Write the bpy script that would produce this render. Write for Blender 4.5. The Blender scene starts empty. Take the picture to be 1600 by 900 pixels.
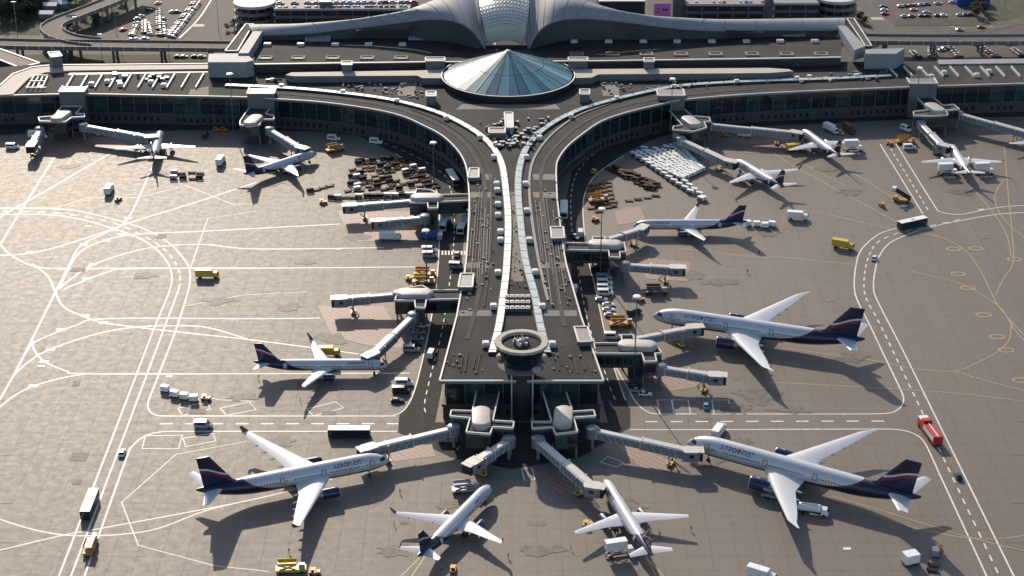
import bpy, math, random
from mathutils import Vector, Matrix
random.seed(7)
R_=math.radians
sc=bpy.context.scene
COL=sc.collection
# ---------------------------------------------------------------- camera, sky, sun, exposure
CAM_H,CAM_T,CAM_F=286.35,0.43823646,2873.1
cam_d=bpy.data.cameras.new('camera'); cam=bpy.data.objects.new('camera',cam_d); COL.objects.link(cam)
cam_d.sensor_width=36.0; cam_d.lens=CAM_F/1600*36.0; cam_d.clip_start=1; cam_d.clip_end=20000
cam.location=(0,0,CAM_H); cam.rotation_euler=(math.pi/2-CAM_T,0,0)
sc.camera=cam
SUN_EL,SUN_AZ=27.5,-15.0            # azimuth from +Y towards +X
w=bpy.data.worlds.new('World'); sc.world=w; w.use_nodes=True
nt=w.node_tree; bg=nt.nodes['Background']
sky=nt.nodes.new('ShaderNodeTexSky'); sky.sky_type='NISHITA'; sky.sun_disc=False
sky.sun_elevation=R_(SUN_EL); sky.sun_rotation=R_(SUN_AZ)
nt.links.new(sky.outputs[0],bg.inputs[0]); bg.inputs[1].default_value=0.145
sun_d=bpy.data.lights.new('sun','SUN'); sun_d.energy=4.4; sun_d.angle=R_(0.6); sun_d.color=(1,.86,.70)
sun=bpy.data.objects.new('sun',sun_d); COL.objects.link(sun); sun.location=(0,600,300)
sd=Vector((math.sin(R_(SUN_AZ))*math.cos(R_(SUN_EL)),math.cos(R_(SUN_AZ))*math.cos(R_(SUN_EL)),math.sin(R_(SUN_EL))))
sun.rotation_euler=sd.to_track_quat('Z','Y').to_euler()
sc.view_settings.view_transform='Standard'; sc.view_settings.look='None'; sc.view_settings.gamma=1
sc.view_settings.use_curve_mapping=False; sc.view_settings.exposure=0.1
# ---------------------------------------------------------------- helpers
_c,_s=math.cos(CAM_T),math.sin(CAM_T)
def G(px,py,z=0.0):
    """photo pixel -> point on the horizontal plane at height z"""
    u=(px-800)/CAM_F; v=(450-py)/CAM_F
    t=(z-CAM_H)/(-_s+v*_c)
    return Vector((u*t,(_c+v*_s)*t,z))
def GP(pts,z=0.0): return [G(a,b,z) for a,b in pts]

class MB:
    def __init__(s): s.v=[]; s.f=[]; s.m=[]
    def add(s,vs,fs,m=0):
        o=len(s.v); s.v.extend([tuple(p) for p in vs]); s.f.extend([tuple(i+o for i in f) for f in fs]); s.m.extend([m]*len(fs)); return s
    def box(s,x0,x1,y0,y1,z0,z1,m=0,M=None,bev=0):
        if bev:
            b=bev; P=[(x0+b,y0),(x1-b,y0),(x1,y0+b),(x1,y1-b),(x1-b,y1),(x0+b,y1),(x0,y1-b),(x0,y0+b)]
            if M is not None: P=[M@Vector((a,c,0)) for a,c in P]
            return s.prism([(p[0],p[1]) for p in P],z0,z1,m)
        vs=[Vector((x,y,z)) for z in (z0,z1) for x,y in ((x0,y0),(x1,y0),(x1,y1),(x0,y1))]
        if M is not None: vs=[M@p for p in vs]
        return s.add(vs,[(3,2,1,0),(4,5,6,7),(0,1,5,4),(1,2,6,5),(2,3,7,6),(3,0,4,7)],m)
    def prism(s,poly,z0,z1,m=0,mt=None):
        n=len(poly); a=sum(poly[i][0]*poly[(i+1)%n][1]-poly[(i+1)%n][0]*poly[i][1] for i in range(n))
        P=list(poly) if a>0 else list(poly)[::-1]
        zf=lambda z,p: z(p) if callable(z) else z
        vs=[(p[0],p[1],zf(z0,p)) for p in P]+[(p[0],p[1],zf(z1,p)) for p in P]
        s.add(vs,[tuple(range(n))[::-1]]+[(i,(i+1)%n,n+(i+1)%n,n+i) for i in range(n)],m)
        o=len(s.v)-2*n; s.f.append(tuple(o+n+i for i in range(n))); s.m.append(m if mt is None else mt); return s
    def loft(s,rings,m=0,cap=True,closed=True):
        n=len(rings[0]); vs=[p for r in rings for p in r]; fs=[]
        for k in range(len(rings)-1):
            for i in range(n if closed else n-1):
                j=(i+1)%n; fs.append((k*n+i,k*n+j,(k+1)*n+j,(k+1)*n+i))
        if cap and closed:
            fs.append(tuple(range(n))[::-1]); fs.append(tuple((len(rings)-1)*n+i for i in range(n)))
        return s.add(vs,fs,m)
    def cyl(s,a,b,r0,r1=None,n=10,m=0):
        a=Vector(a); b=Vector(b); r1=r0 if r1 is None else r1
        q=(b-a).to_track_quat('Z','Y'); ra=[];rb=[]
        for i in range(n):
            t=2*math.pi*i/n; d=q@Vector((math.cos(t),math.sin(t),0)); ra.append(a+d*r0); rb.append(b+d*r1)
        return s.loft([ra,rb],m)
    def bar(s,a,b,w,h,m=0):
        """square bar from a to b (b may be higher), width w sideways, height h up from the line"""
        a=Vector(a); b=Vector(b); d=(b-a); d.z=0
        n=Vector((-d.y,d.x,0)); n=n.normalized()*(w/2) if n.length>1e-6 else Vector((w/2,0,0))
        u=Vector((0,0,h)); vs=[a-n,a+n,a+n+u,a-n+u,b-n,b+n,b+n+u,b-n+u]
        return s.add(vs,[(0,1,2,3),(7,6,5,4),(0,4,5,1),(1,5,6,2),(2,6,7,3),(3,7,4,0)],m)
    def lathe(s,prof,n=20,m=0,axis='z',o=(0,0,0)):
        rings=[]
        for r,h in prof:
            ring=[]
            for i in range(n):
                t=2*math.pi*i/n
                if axis=='z': ring.append((o[0]+r*math.cos(t),o[1]+r*math.sin(t),o[2]+h))
                else: ring.append((o[0]-h,o[1]+r*math.cos(t),o[2]+r*math.sin(t)))
            rings.append(ring)
        return s.loft(rings,m,cap=True)
    def mesh(s,name,mats,smooth=False):
        me=bpy.data.meshes.new(name); me.from_pydata(s.v,[],s.f)
        for k in (mats if isinstance(mats,(list,tuple)) else [mats]): me.materials.append(k)
        me.polygons.foreach_set('material_index',s.m)
        if smooth:
            me.polygons.foreach_set('use_smooth',[True]*len(s.f))
            try: me.set_sharp_from_angle(angle=R_(38))
            except Exception: pass
        me.update(); return me
def obj(name,mb,mats,parent=None,smooth=False,loc=(0,0,0),rz=0):
    me=mb.mesh(name,mats,smooth) if isinstance(mb,MB) else mb
    o=bpy.data.objects.new(name,me); COL.objects.link(o); o.location=loc; o.rotation_euler=(0,0,rz); o.parent=parent
    return o
def empty(name,loc=(0,0,0),rz=0):
    o=bpy.data.objects.new(name,None); COL.objects.link(o); o.location=loc; o.rotation_euler=(0,0,rz); o.empty_display_size=.5; return o
def tag(o,label,cat,group=None):
    o['label']=label; o['category']=cat
    if group: o['group']=group
    return o
def struct(o,kind='structure',label=None):
    o['kind']=kind
    if label: o['label']=label
    return o
def dup(root,loc,rz,label=None):
    r=root.copy(); COL.objects.link(r); r.location=loc; r.rotation_euler=(0,0,rz)
    if label: r['label']=label
    for ch in root.children:
        c=ch.copy(); COL.objects.link(c); c.parent=r
        for g in ch.children:
            d=g.copy(); COL.objects.link(d); d.parent=c
    return r
# ---------------------------------------------------------------- materials
def nodes(name):
    m=bpy.data.materials.new(name); m.use_nodes=True; t=m.node_tree; return m,t,t.nodes['Principled BSDF']
def mat(name,col,rough=.6,metal=0.,var=.12,scale=.6,spec=.5,bump=0.,col2=None,coat=0.):
    m,t,b=nodes(name)
    tc=t.nodes.new('ShaderNodeNewGeometry'); n=t.nodes.new('ShaderNodeTexNoise'); n.inputs['Scale'].default_value=scale; n.inputs['Detail'].default_value=6; n.inputs['Roughness'].default_value=.65
    t.links.new(tc.outputs['Position'],n.inputs['Vector'])
    mx=t.nodes.new('ShaderNodeMix'); mx.data_type='RGBA'
    c=Vector(col); a=c*(1-var); d=Vector(col2) if col2 else c*(1+var)
    mx.inputs[6].default_value=(*a,1); mx.inputs[7].default_value=(*[min(x,1) for x in d],1)
    r=t.nodes.new('ShaderNodeMapRange'); r.inputs[1].default_value=.3; r.inputs[2].default_value=.7
    t.links.new(n.outputs['Fac'],r.inputs[0]); t.links.new(r.outputs[0],mx.inputs[0]); t.links.new(mx.outputs[2],b.inputs['Base Color'])
    b.inputs['Roughness'].default_value=rough; b.inputs['Metallic'].default_value=metal; b.inputs['Specular IOR Level'].default_value=spec; b.inputs['Coat Weight'].default_value=coat
    if bump:
        bp=t.nodes.new('ShaderNodeBump'); bp.inputs['Strength'].default_value=bump; bp.inputs['Distance'].default_value=.05
        t.links.new(n.outputs['Fac'],bp.inputs['Height']); t.links.new(bp.outputs[0],b.inputs['Normal'])
    return m
def math_n(t,op,a,b=None,c=None):
    n=t.nodes.new('ShaderNodeMath'); n.operation=op
    for i,x in enumerate((a,b,c)):
        if x is None: continue
        if isinstance(x,(int,float)): n.inputs[i].default_value=x
        else: t.links.new(x,n.inputs[i])
    return n.outputs[0]
def mixc(t,f,a,b):
    n=t.nodes.new('ShaderNodeMix'); n.data_type='RGBA'
    for i,x in ((0,f),(6,a),(7,b)):
        if isinstance(x,(int,float)): n.inputs[i].default_value=x
        elif isinstance(x,tuple): n.inputs[i].default_value=(*x,1)
        else: t.links.new(x,n.inputs[i])
    return n.outputs[2]
def noise(t,vec,scale,detail=4,rough=.6):
    n=t.nodes.new('ShaderNodeTexNoise'); n.inputs['Scale'].default_value=scale; n.inputs['Detail'].default_value=detail; n.inputs['Roughness'].default_value=rough
    t.links.new(vec,n.inputs['Vector']); return n.outputs['Fac']
def ramp(t,f,lo,hi):
    r=t.nodes.new('ShaderNodeMapRange'); r.inputs[1].default_value=lo; r.inputs[2].default_value=hi; t.links.new(f,r.inputs[0]); return r.outputs[0]
SLAB=7.0
def concrete():
    m,t,b=nodes('apron_concrete')
    g=t.nodes.new('ShaderNodeNewGeometry'); P=g.outputs['Position']
    sx=t.nodes.new('ShaderNodeSeparateXYZ'); t.links.new(P,sx.inputs[0])
    cx=math_n(t,'FLOOR',math_n(t,'DIVIDE',sx.outputs[0],SLAB)); cy=math_n(t,'FLOOR',math_n(t,'DIVIDE',sx.outputs[1],SLAB))
    cb=t.nodes.new('ShaderNodeCombineXYZ'); t.links.new(cx,cb.inputs[0]); t.links.new(cy,cb.inputs[1])
    wn=t.nodes.new('ShaderNodeTexWhiteNoise'); wn.noise_dimensions='2D'; t.links.new(cb.outputs[0],wn.inputs['Vector'])
    cl=t.nodes.new('ShaderNodeCombineXYZ'); t.links.new(cx,cl.inputs[0])
    wl=t.nodes.new('ShaderNodeTexWhiteNoise'); wl.noise_dimensions='2D'; t.links.new(cl.outputs[0],wl.inputs['Vector'])
    tone=math_n(t,'ADD',math_n(t,'MULTIPLY',wn.outputs['Value'],.035),math_n(t,'MULTIPLY',wl.outputs['Value'],.09))
    mp=t.nodes.new('ShaderNodeMapping'); mp.inputs['Scale'].default_value=(.03,.012,.03); t.links.new(P,mp.inputs[0])
    big=ramp(t,noise(t,mp.outputs[0],1,6,.6),.35,.7)
    sm=ramp(t,noise(t,P,.35,8,.7),.3,.75)
    mp2=t.nodes.new('ShaderNodeMapping'); mp2.inputs['Scale'].default_value=(.9,.03,.5); t.links.new(P,mp2.inputs[0])
    streak=ramp(t,noise(t,mp2.outputs[0],1,4,.6),.5,.8)
    mp3=t.nodes.new('ShaderNodeMapping'); mp3.inputs['Scale'].default_value=(.04,.7,.5); t.links.new(P,mp3.inputs[0])
    streak2=ramp(t,noise(t,mp3.outputs[0],1,4,.6),.5,.8)
    col=mixc(t,tone,(.184,.155,.126),(.285,.246,.205))
    col=mixc(t,math_n(t,'MULTIPLY',big,.35),col,(.14,.122,.105))
    col=mixc(t,math_n(t,'MULTIPLY',sm,.22),col,(.125,.11,.096))
    col=mixc(t,math_n(t,'MULTIPLY',streak,.28),col,(.10,.088,.078))
    col=mixc(t,math_n(t,'MULTIPLY',streak2,.22),col,(.105,.092,.082))
    oil=ramp(t,noise(t,P,.09,5,.75),.60,.78)
    col=mixc(t,math_n(t,'MULTIPLY',oil,.6),col,(.07,.062,.055))
    # joints: wider weathered line along y, thin along x
    fx=math_n(t,'ABSOLUTE',math_n(t,'SUBTRACT',math_n(t,'FRACT',math_n(t,'DIVIDE',sx.outputs[0],SLAB)),.5))
    fy=math_n(t,'ABSOLUTE',math_n(t,'SUBTRACT',math_n(t,'FRACT',math_n(t,'DIVIDE',sx.outputs[1],SLAB)),.5))
    jx=math_n(t,'MULTIPLY',ramp(t,fx,.484,.496),math_n(t,'ADD',.05,math_n(t,'MULTIPLY',sm,.42)))
    jy=math_n(t,'MULTIPLY',ramp(t,fy,.488,.497),math_n(t,'MULTIPLY',sm,.05))
    col=mixc(t,math_n(t,'MAXIMUM',jx,jy),col,(.07,.062,.054))
    t.links.new(col,b.inputs['Base Color'])
    b.inputs['Specular IOR Level'].default_value=.21
    t.links.new(math_n(t,'ADD',.52,math_n(t,'MULTIPLY',sm,.12)),b.inputs['Roughness'])
    bp=t.nodes.new('ShaderNodeBump'); bp.inputs['Strength'].default_value=.12; bp.inputs['Distance'].default_value=.01
    t.links.new(noise(t,P,9,6,.7),bp.inputs['Height']); t.links.new(bp.outputs[0],b.inputs['Normal'])
    return m
M={}
M['concrete']=concrete()
M['asphalt']=mat('asphalt',(.042,.039,.037),.85,spec=.2,var=.3,scale=.25,bump=.2)
M['road']=mat('road_asphalt',(.095,.085,.077),.8,spec=.3,var=.25,scale=.2,bump=.2)
M['lot']=mat('car_park_asphalt',(.085,.07,.065),.8,var=.25,scale=.2,spec=.3)
M['hatch']=mat('faded_red_hatch_paint',(.34,.21,.175),.6,var=.3,scale=.9)
M['patch']=mat('patched_concrete',(.14,.12,.10),.7,var=.5,scale=.5)
M['white_paint']=mat('white_marking_paint',(.72,.68,.62),.5,var=.25,scale=.7,spec=.4)
M['worn_paint']=mat('worn_marking_paint',(.52,.46,.41),.55,var=.25,scale=1.2)
M['yellow_paint']=mat('yellow_marking_paint',(.40,.28,.12),.55,var=.3,scale=1.)
M['red_paint']=mat('red_marking_paint',(.20,.115,.09),.6,var=.3,scale=.8)
M['roof']=mat('roof_membrane',(.026,.026,.028),.85,var=.6,scale=.09,bump=.2,spec=.25)
M['roof_mid']=mat('roof_membrane_grey',(.055,.051,.049),.85,var=.4,scale=.2,spec=.3)
M['roof_beige']=mat('roof_gravel_beige',(.17,.15,.125),.8,var=.3,scale=.3)
M['roof_cream']=mat('roof_cream',(.40,.355,.295),.7,var=.12,scale=.2)
M['wall_dark']=mat('wall_dark_cladding',(.035,.036,.04),.5,var=.25,scale=.3)
M['wall_grey']=mat('wall_grey_cladding',(.13,.13,.14),.5,var=.15,scale=.3)
M['wall_mid']=mat('wall_concrete',(.19,.18,.17),.7,var=.2,scale=.4)
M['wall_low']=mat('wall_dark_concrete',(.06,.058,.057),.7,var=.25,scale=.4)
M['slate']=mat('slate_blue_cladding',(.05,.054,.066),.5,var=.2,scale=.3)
M['coping']=mat('white_coping',(.58,.55,.51),.5,var=.1,scale=.5)
M['metal_roof']=mat('standing_seam_metal',(.25,.26,.285),.6,metal=.0,spec=.25,var=.10,scale=.12)
M['glass_dark']=mat('dark_glass',(.012,.02,.025),.08,var=.3,scale=.3,spec=.8)
M['glass_teal']=mat('teal_glass',(.40,.47,.47),.42,var=.25,scale=.4,spec=.6)
M['glass_dome']=mat('dome_glass',(.025,.12,.14),.25,var=.3,scale=.2,spec=1.)
M['glass_dome2']=mat('dome_glass_pale',(.10,.26,.28),.25,var=.2,scale=.2,spec=1.)
M['glass_dome3']=mat('dome_glass_mid',(.05,.18,.21),.25,var=.2,scale=.2,spec=1.)
M['glass_pale']=mat('pale_atrium_glass',(.74,.79,.72),.3,var=.1,scale=.4,spec=.8)
M['white']=mat('white_enamel',(.74,.73,.71),.35,var=.06,scale=.6,coat=.2)
M['bridge_white']=mat('bridge_roof_white',(.52,.49,.45),.45,var=.12,scale=.5)
M['bridge_side']=mat('bridge_side_grey',(.20,.205,.21),.45,var=.2,scale=.8)
M['steel']=mat('galvanised_steel',(.20,.20,.21),.4,metal=.6,var=.2,scale=1.)
M['black']=mat('black_rubber',(.015,.015,.016),.7,var=.3,scale=2.)
M['yellow']=mat('yellow_enamel',(.62,.40,.04),.4,var=.12,scale=.8)
M['orange']=mat('orange_enamel',(.55,.22,.03),.45,var=.2,scale=.8)
M['red']=mat('red_enamel',(.50,.025,.018),.35,var=.1,scale=.8)
M['blue']=mat('blue_enamel',(.025,.07,.28),.35,var=.1,scale=.8)
M['lightblue']=mat('light_blue_enamel',(.18,.42,.55),.35,var=.1,scale=.8)
M['silver']=mat('silver_paint',(.42,.43,.45),.35,metal=.4,var=.06)
M['dark']=mat('dark_paint',(.03,.032,.036),.35,var=.1)
M['brown']=mat('rusty_cart_steel',(.11,.055,.035),.6,var=.4,scale=1.5)
M['tarp']=mat('white_tarpaulin',(.80,.80,.78),.5,var=.12,scale=.8)
M['beige']=mat('beige_panel',(.55,.50,.40),.6,var=.1)
M['navy']=mat('navy_enamel',(.012,.014,.055),.25,var=.1,coat=.4)
M['wing']=mat('wing_grey_white',(.60,.61,.62),.35,var=.06,scale=.5,coat=.2)
M['door']=mat('door_silver',(.46,.46,.49),.35,var=.05)
M['winglet_red']=mat('winglet_red',(.22,.03,.025),.35,var=.1)
M['pink']=mat('pink_banner',(.85,.24,.60),.6,var=.05)
M['grass']=mat('grass_turf',(.045,.05,.02),.9,var=.4,scale=.15,bump=.4)
M['bark']=mat('bark',(.05,.035,.025),.9,var=.3)
M['leaf']=mat('leaf_green',(.035,.05,.018),.7,var=.4,scale=.5)
M['leaf2']=mat('leaf_olive',(.06,.06,.02),.7,var=.4,scale=.5)
M['vest']=mat('orange_work_vest',(.6,.16,.03),.7,var=.1)
M['skin']=mat('skin',(.45,.28,.2),.6,var=.1)
M['cloth']=mat('dark_work_clothes',(.02,.022,.03),.8,var=.2)
# ---------------------------------------------------------------- ground, slabs, roads
g=MB(); g.add([(-6000,-400,-.06),(6000,-400,-.06),(6000,9000,-.06),(-6000,9000,-.06)],[(0,1,2,3)])
apron=struct(obj('apron',g,M['concrete']))
def slab_mesh(mb,x,y):
    e=.012; b=.012; x0,x1,y0,y1=x+e,x+SLAB-e,y+e,y+SLAB-e
    vs=[(x0,y0,-.055),(x1,y0,-.055),(x1,y1,-.055),(x0,y1,-.055),(x0+b,y0+b,0),(x1-b,y0+b,0),(x1-b,y1-b,0),(x0+b,y1-b,0)]
    mb.add(vs,[(4,5,6,7),(0,1,5,4),(1,2,6,5),(2,3,7,6),(3,0,4,7)])
sm=MB(); slab_mesh(sm,0,0); slab_me=sm.mesh('slab',M['concrete'])
rest=MB(); cnt=0
for j in range(int(385/SLAB),int(880/SLAB)):
    for i in range(-44,44):
        x,y=i*SLAB,j*SLAB
        if abs(x+3.5)>y*.30+12: continue
        if abs(x+3.5)<y*.285-2 and cnt<300 and y>405:
            o=obj('slab',slab_me,None,apron,loc=(x,y,0)); cnt+=1
        else: slab_mesh(rest,x,y)
r=struct(obj('slab_field',rest,M['concrete'],apron),'stuff')
def smooth_path(pts,n=6):
    out=[]
    for i in range(len(pts)-1):
        p0=pts[max(i-1,0)];p1=pts[i];p2=pts[i+1];p3=pts[min(i+2,len(pts)-1)]
        for k in range(n):
            t=k/n; out.append(.5*((2*p1)+(p2-p0)*t+(2*p0-5*p1+4*p2-p3)*t*t+(3*p1-p0-3*p2+p3)*t**3))
    out.append(pts[-1]); return out
def resample(pts,step):
    out=[pts[0].copy()]; acc=0
    for a,b in zip(pts,pts[1:]):
        L=(b-a).length
        if L<1e-9: continue
        d=step-acc
        while d<=L: out.append(a.lerp(b,d/L)); d+=step
        acc=(acc+L)%step if True else 0
    if (out[-1]-pts[-1]).length>step*.25: out.append(pts[-1].copy())
    else: out[-1]=pts[-1].copy()
    return out
def normals(pts):
    ns=[]
    for i in range(len(pts)):
        d=pts[min(i+1,len(pts)-1)]-pts[max(i-1,0)]; n=Vector((-d.y,d.x,0)); ns.append(n.normalized())
    return ns
def offset_path(pts,d): return [p+n*d for p,n in zip(pts,normals(pts))]
def ribbon(mb,pts,w,z,m=0):
    ns=normals(pts); vs=[]
    for p,n in zip(pts,ns): a=p-n*w/2; b=p+n*w/2; vs+=[(a.x,a.y,z),(b.x,b.y,z)]
    mb.add(vs,[(2*i,2*i+2,2*i+3,2*i+1) for i in range(len(pts)-1)],m)
_zm=[.008]
def nz(): _zm[0]+=.0005; return _zm[0]
def line(px,w=.5,m='white_paint',dash=None,smooth=True,name='painted_line',bead=()):
    pts=GP(px)
    if smooth and len(pts)>2: pts=smooth_path(pts)
    mb=MB(); z=nz()
    if dash:
        rs=resample(pts,dash/4)
        k=0
        while k<len(rs)-1:
            ribbon(mb,rs[k:min(k+3,len(rs))],w,z); k+=4
    else: ribbon(mb,resample(pts,1.5) if smooth else pts,w,z)
    for bx,by in bead:
        c=G(bx,by); mb.add([(c.x-1.5,c.y-.9,z+.003),(c.x+1.5,c.y-.9,z+.003),(c.x+1.5,c.y+.9,z+.003),(c.x-1.5,c.y+.9,z+.003)],[(0,1,2,3)])
    return struct(obj(name,mb,M[m]))
def sheet(name,px,m,z=None,world=False):
    P=px if world else GP(px); z=nz() if z is None else z
    mb=MB(); n=len(P); a=sum(P[i][0]*P[(i+1)%n][1]-P[(i+1)%n][0]*P[i][1] for i in range(n))
    if a<0: P=P[::-1]
    mb.add([(p[0],p[1],z) for p in P],[tuple(range(n))]); return struct(obj(name,mb,M[m]))
# landside ground behind the terminal
sheet('landside_road_ground',[(-260,110),(1860,110),(2100,-160),(-500,-160)],'lot',.002)
LRE=[(560,212),(617,240),(655,262),(677,285),(685,315),(687,365),(682,445),(672,507),(662,555),(646,615),(636,635),(624,648),(622,676),(705,715),(800,733),(905,715),(985,668),(985,640),(975,620),(958,570),(945,520),(930,450),(918,400),(912,350),(912,310),(925,280),(945,262),(975,240),(1010,222),(1060,205)]
sheet('service_road',[(-60,214),(120,205),(400,203),(500,206)]+LRE+[(1180,198),(1430,186),(1700,180),(1700,168),(1060,180),(900,240),(880,330),(900,480),(950,660),(680,660),(715,480),(730,320),(720,250),(640,205),(500,186),(-60,186)],'asphalt')
# white lines, left apron
W='white_paint'; K='worn_paint'
def r4(ox,oy,pts): return [(ox+a/4,oy+b/4) for a,b in pts]
line(r4(0,225,[(-200,405),(0,405),(300,404),(440,412),(520,425),(650,455),(780,490),(900,530),(1000,580),(1080,640),(1150,720),(1185,790),(1180,900)])+[(275,515),(250,580),(240,606),(234,621),(231,631),(232,639),(238,646),(248,649.5),(265,650),(300,650),(400,650),(618,650)])
line(r4(0,225,[(-200,420),(0,420),(300,428),(500,450),(700,490),(850,550),(960,610),(1050,680),(1110,770),(1125,840),(1120,900)]),dash=7)
line([(280,450),(197,672),(111,900),(100,930)],smooth=False)
line(r4(0,225,[(-200,440),(0,440),(300,442),(480,465),(650,510),(800,560),(900,605),(980,660),(1040,730),(1070,800),(1065,900)])+[(240,515),(180,672),(92,900),(80,930)])
line([(620,674),(300,674),(250,675),(225,682),(207,697),(197,717),(132,900),(120,930)])
line([(250,662),(622,662)],dash=8,smooth=False,w=.7)
T=[([(-20,370),(0,382),(15,397),(50,415),(97,420),(200,419),(400,419),(650,417)],[(97,420)]),
([(84,247),(-5,390)],[]),([(172,240),(-5,342)],[]),
([(237,262),(200,341),(160,366),(125,385),(106,418),(90,450),(50,530),(22,585),(-5,632)],[(200,341),(131,382)]),
([(400,285),(300,318),(212,345),(125,375),(52,395),(-5,399)],[(46,394)]),
([(530,350),(400,357),(300,362),(212,366),(162,376),(122,397),(92,450)],[(190,366),(166,376)]),
([(600,387),(400,389),(320,382),(250,385),(200,395),(145,414),(112,435),(92,452)],[(145,413)]),
([(400,418.7),(200,420),(170,425),(140,435),(100,452)],[(135,435)]),
([(50,412),(75,432),(86,455),(100,480),(135,496),(160,504),(212,511),(290,520),(400,532),(560,553)],[(133,493),(162,504)]),
([(500,497),(400,498),(165,498),(120,508),(80,523),(50,538),(30,570)],[(95,515)]),
([(387,530),(325,512),(275,509),(212,511),(150,522),(78,546),(45,565),(20,588)],[(79,546)]),
([(640,583),(400,584),(135,584),(105,580),(70,565),(54,548),(50,530)],[(69,565)]),
([(135,584),(95,591),(50,604),(20,620),(-5,640)],[(52,603)]),
([(-5,861),(100,836),(150,827),(312,797),(420,775),(520,748)],[]),
([(-5,810),(50,827),(100,836),(150,837),(200,834),(250,825),(325,797),(420,775)],[])]
for p,b in T: line(p,w=.62,m='worn_paint' if p[0][1]>800 else W,bead=b,name='taxi_line')
for p in ([(-5,324),(92,324),(135,309),(215,309),(292,290),(362,319),(400,319)],[(400,330),(325,341),(297,420)],[(385,690),(275,710),(190,785),(216,852),(335,884),(420,893)],[(560,340),(530,330)],[(290,478),(380,461),(480,456)],[(397,627),(345,625),(320,620)]):
    line(p,w=.4,m=K,smooth=False,name='stand_boundary_line')
def outline(px,w=.35,m=W): line(px+[px[0]],w=w,m=m,smooth=False,name='parking_bay_outline')
for q in ([(278,638),(322,628),(329,639),(285,649)],[(344,638),(390,628),(400,640),(354,649)],[(479,639),(525,628),(537,637),(490,650)],[(227,681),(285,680),(279,701),(222,701)],[(286,685),(333,677),(337,689),(290,698)],[(1027,625),(1049,625),(1053,646),(1031,647)],[(1050,625),(1075,625),(1079,646),(1053.5,646.5)],[(1112,625),(1138,625),(1143,646),(1116,647)],[(815,732),(831,731),(836,749),(820,751)],[(938,722),(950,713),(975,723),(963,730)]): outline(q)
# right apron
line([(1375,225),(1442,334)],smooth=False); line([(1387,225),(1450,328)],dash=6,smooth=False); line([(1400,225),(1458,318),(1470,331),(1500,335),(1537,328),(1570,323),(1620,320)])
line([(1620,331),(1550,336),(1457,354),(1417,367),(1390,380),(1374,400),(1367,425),(1365,450),(1372,472),(1412,550),(1472,672),(1584,900),(1600,930)])
line([(1440,340),(1401,356),(1375,365),(1355,380),(1342,397),(1336,425),(1335,450),(1340,470),(1360,510),(1375,542),(1390,573),(1402,598),(1409,613),(1412,623),(1410,632),(1403,640),(1392,645),(1375,646.5),(1340,647),(1200,647),(1060,647),(1040,647),(1015,645),(995,630),(980,605),(960,570)])
line([(1500,343),(1430,358),(1398,366),(1372,378),(1360,395),(1352,420),(1350,450),(1355,470),(1375,507),(1440,642),(1469,705),(1560,897),(1572,925)],dash=6)
line([(985,671),(1025,671.5),(1200,671),(1340,670.5),(1385,670.5),(1408,672),(1424,676),(1437,683),(1446,694),(1455,712),(1475,756),(1540,897),(1552,925)])
line([(1008,659),(1395,658)],dash=8,smooth=False,w=.7)
for p in ([(1207,238),(1250,265),(1380,335),(1405,350)],[(1330,268),(1400,312)],[(1205,305),(1240,325),(1295,335),(1390,357),(1470,370)],[(1569,225),(1575,300),(1581,360),(1583,410),(1568,435),(1555,462)],[(1569,280),(1556,300),(1556,320),(1575,350),(1620,385)],[(1437,362),(1475,372),(1510,393),(1530,420),(1548,455),(1565,485),(1620,545)],[(1518,293),(1550,330),(1572,365),(1580,400)],[(1425,424),(1500,443),(1560,478),(1585,515),(1620,550)],[(1580,500),(1577,530),(1558,550),(1530,565),(1490,580),(1420,575),(1375,565),(1220,543)],[(1490,580),(1560,600),(1620,615)],[(1200,597),(1350,605),(1500,615),(1620,630)],[(1290,777),(1350,797),(1420,822),(1500,839),(1560,842),(1620,833)],[(1300,775),(1365,794),(1510,838),(1620,866)],[(655,872),(622,905)],[(664,870),(640,905)],[(1008,868),(1028,905)],[(1006,866),(1040,905)],[(1200,400),(1340,414)],[(1060,388),(1200,404)],[(1230,243),(1320,290)]):
    line(p,w=.4,m='yellow_paint',name='yellow_taxi_line')
for bx,by in ((1490,389),(1525,388),(1537,492),(1572,547),(1558,526),(1595,594),(1585,405),(1497,428),(1512,450)):
    mb=MB(); c=G(bx,by); pts=[c+Vector((2.6*math.cos(t),1.6*math.sin(t),0)) for t in [2*math.pi*k/16 for k in range(17)]]; ribbon(mb,pts,.7,nz()); struct(obj('painted_stand_marker',mb,M['yellow_paint']))
# lines of the road round the pier
line(LRE[1:10]+[(630,642),(612,650)],w=.4); line([(977,625),(958,570),(945,520),(930,450),(918,400),(912,350),(912,310),(925,280),(945,262),(975,243)],w=.4)
line([(585,218),(640,240),(690,270),(705,300),(710,340),(708,395),(702,445),(690,520),(672,590),(663,635),(670,650)],w=.35,dash=6); line([(1000,205),(940,232),(905,265),(893,300),(893,350),(903,420),(918,500),(938,560),(955,610),(965,632)],w=.35,dash=6)
for k in range(8):
    x=690+k*5; sheet('crossing_stripe',[(x,392),(x+2.6,392),(x+2.6,398.5),(x,398.5)],W)
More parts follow.
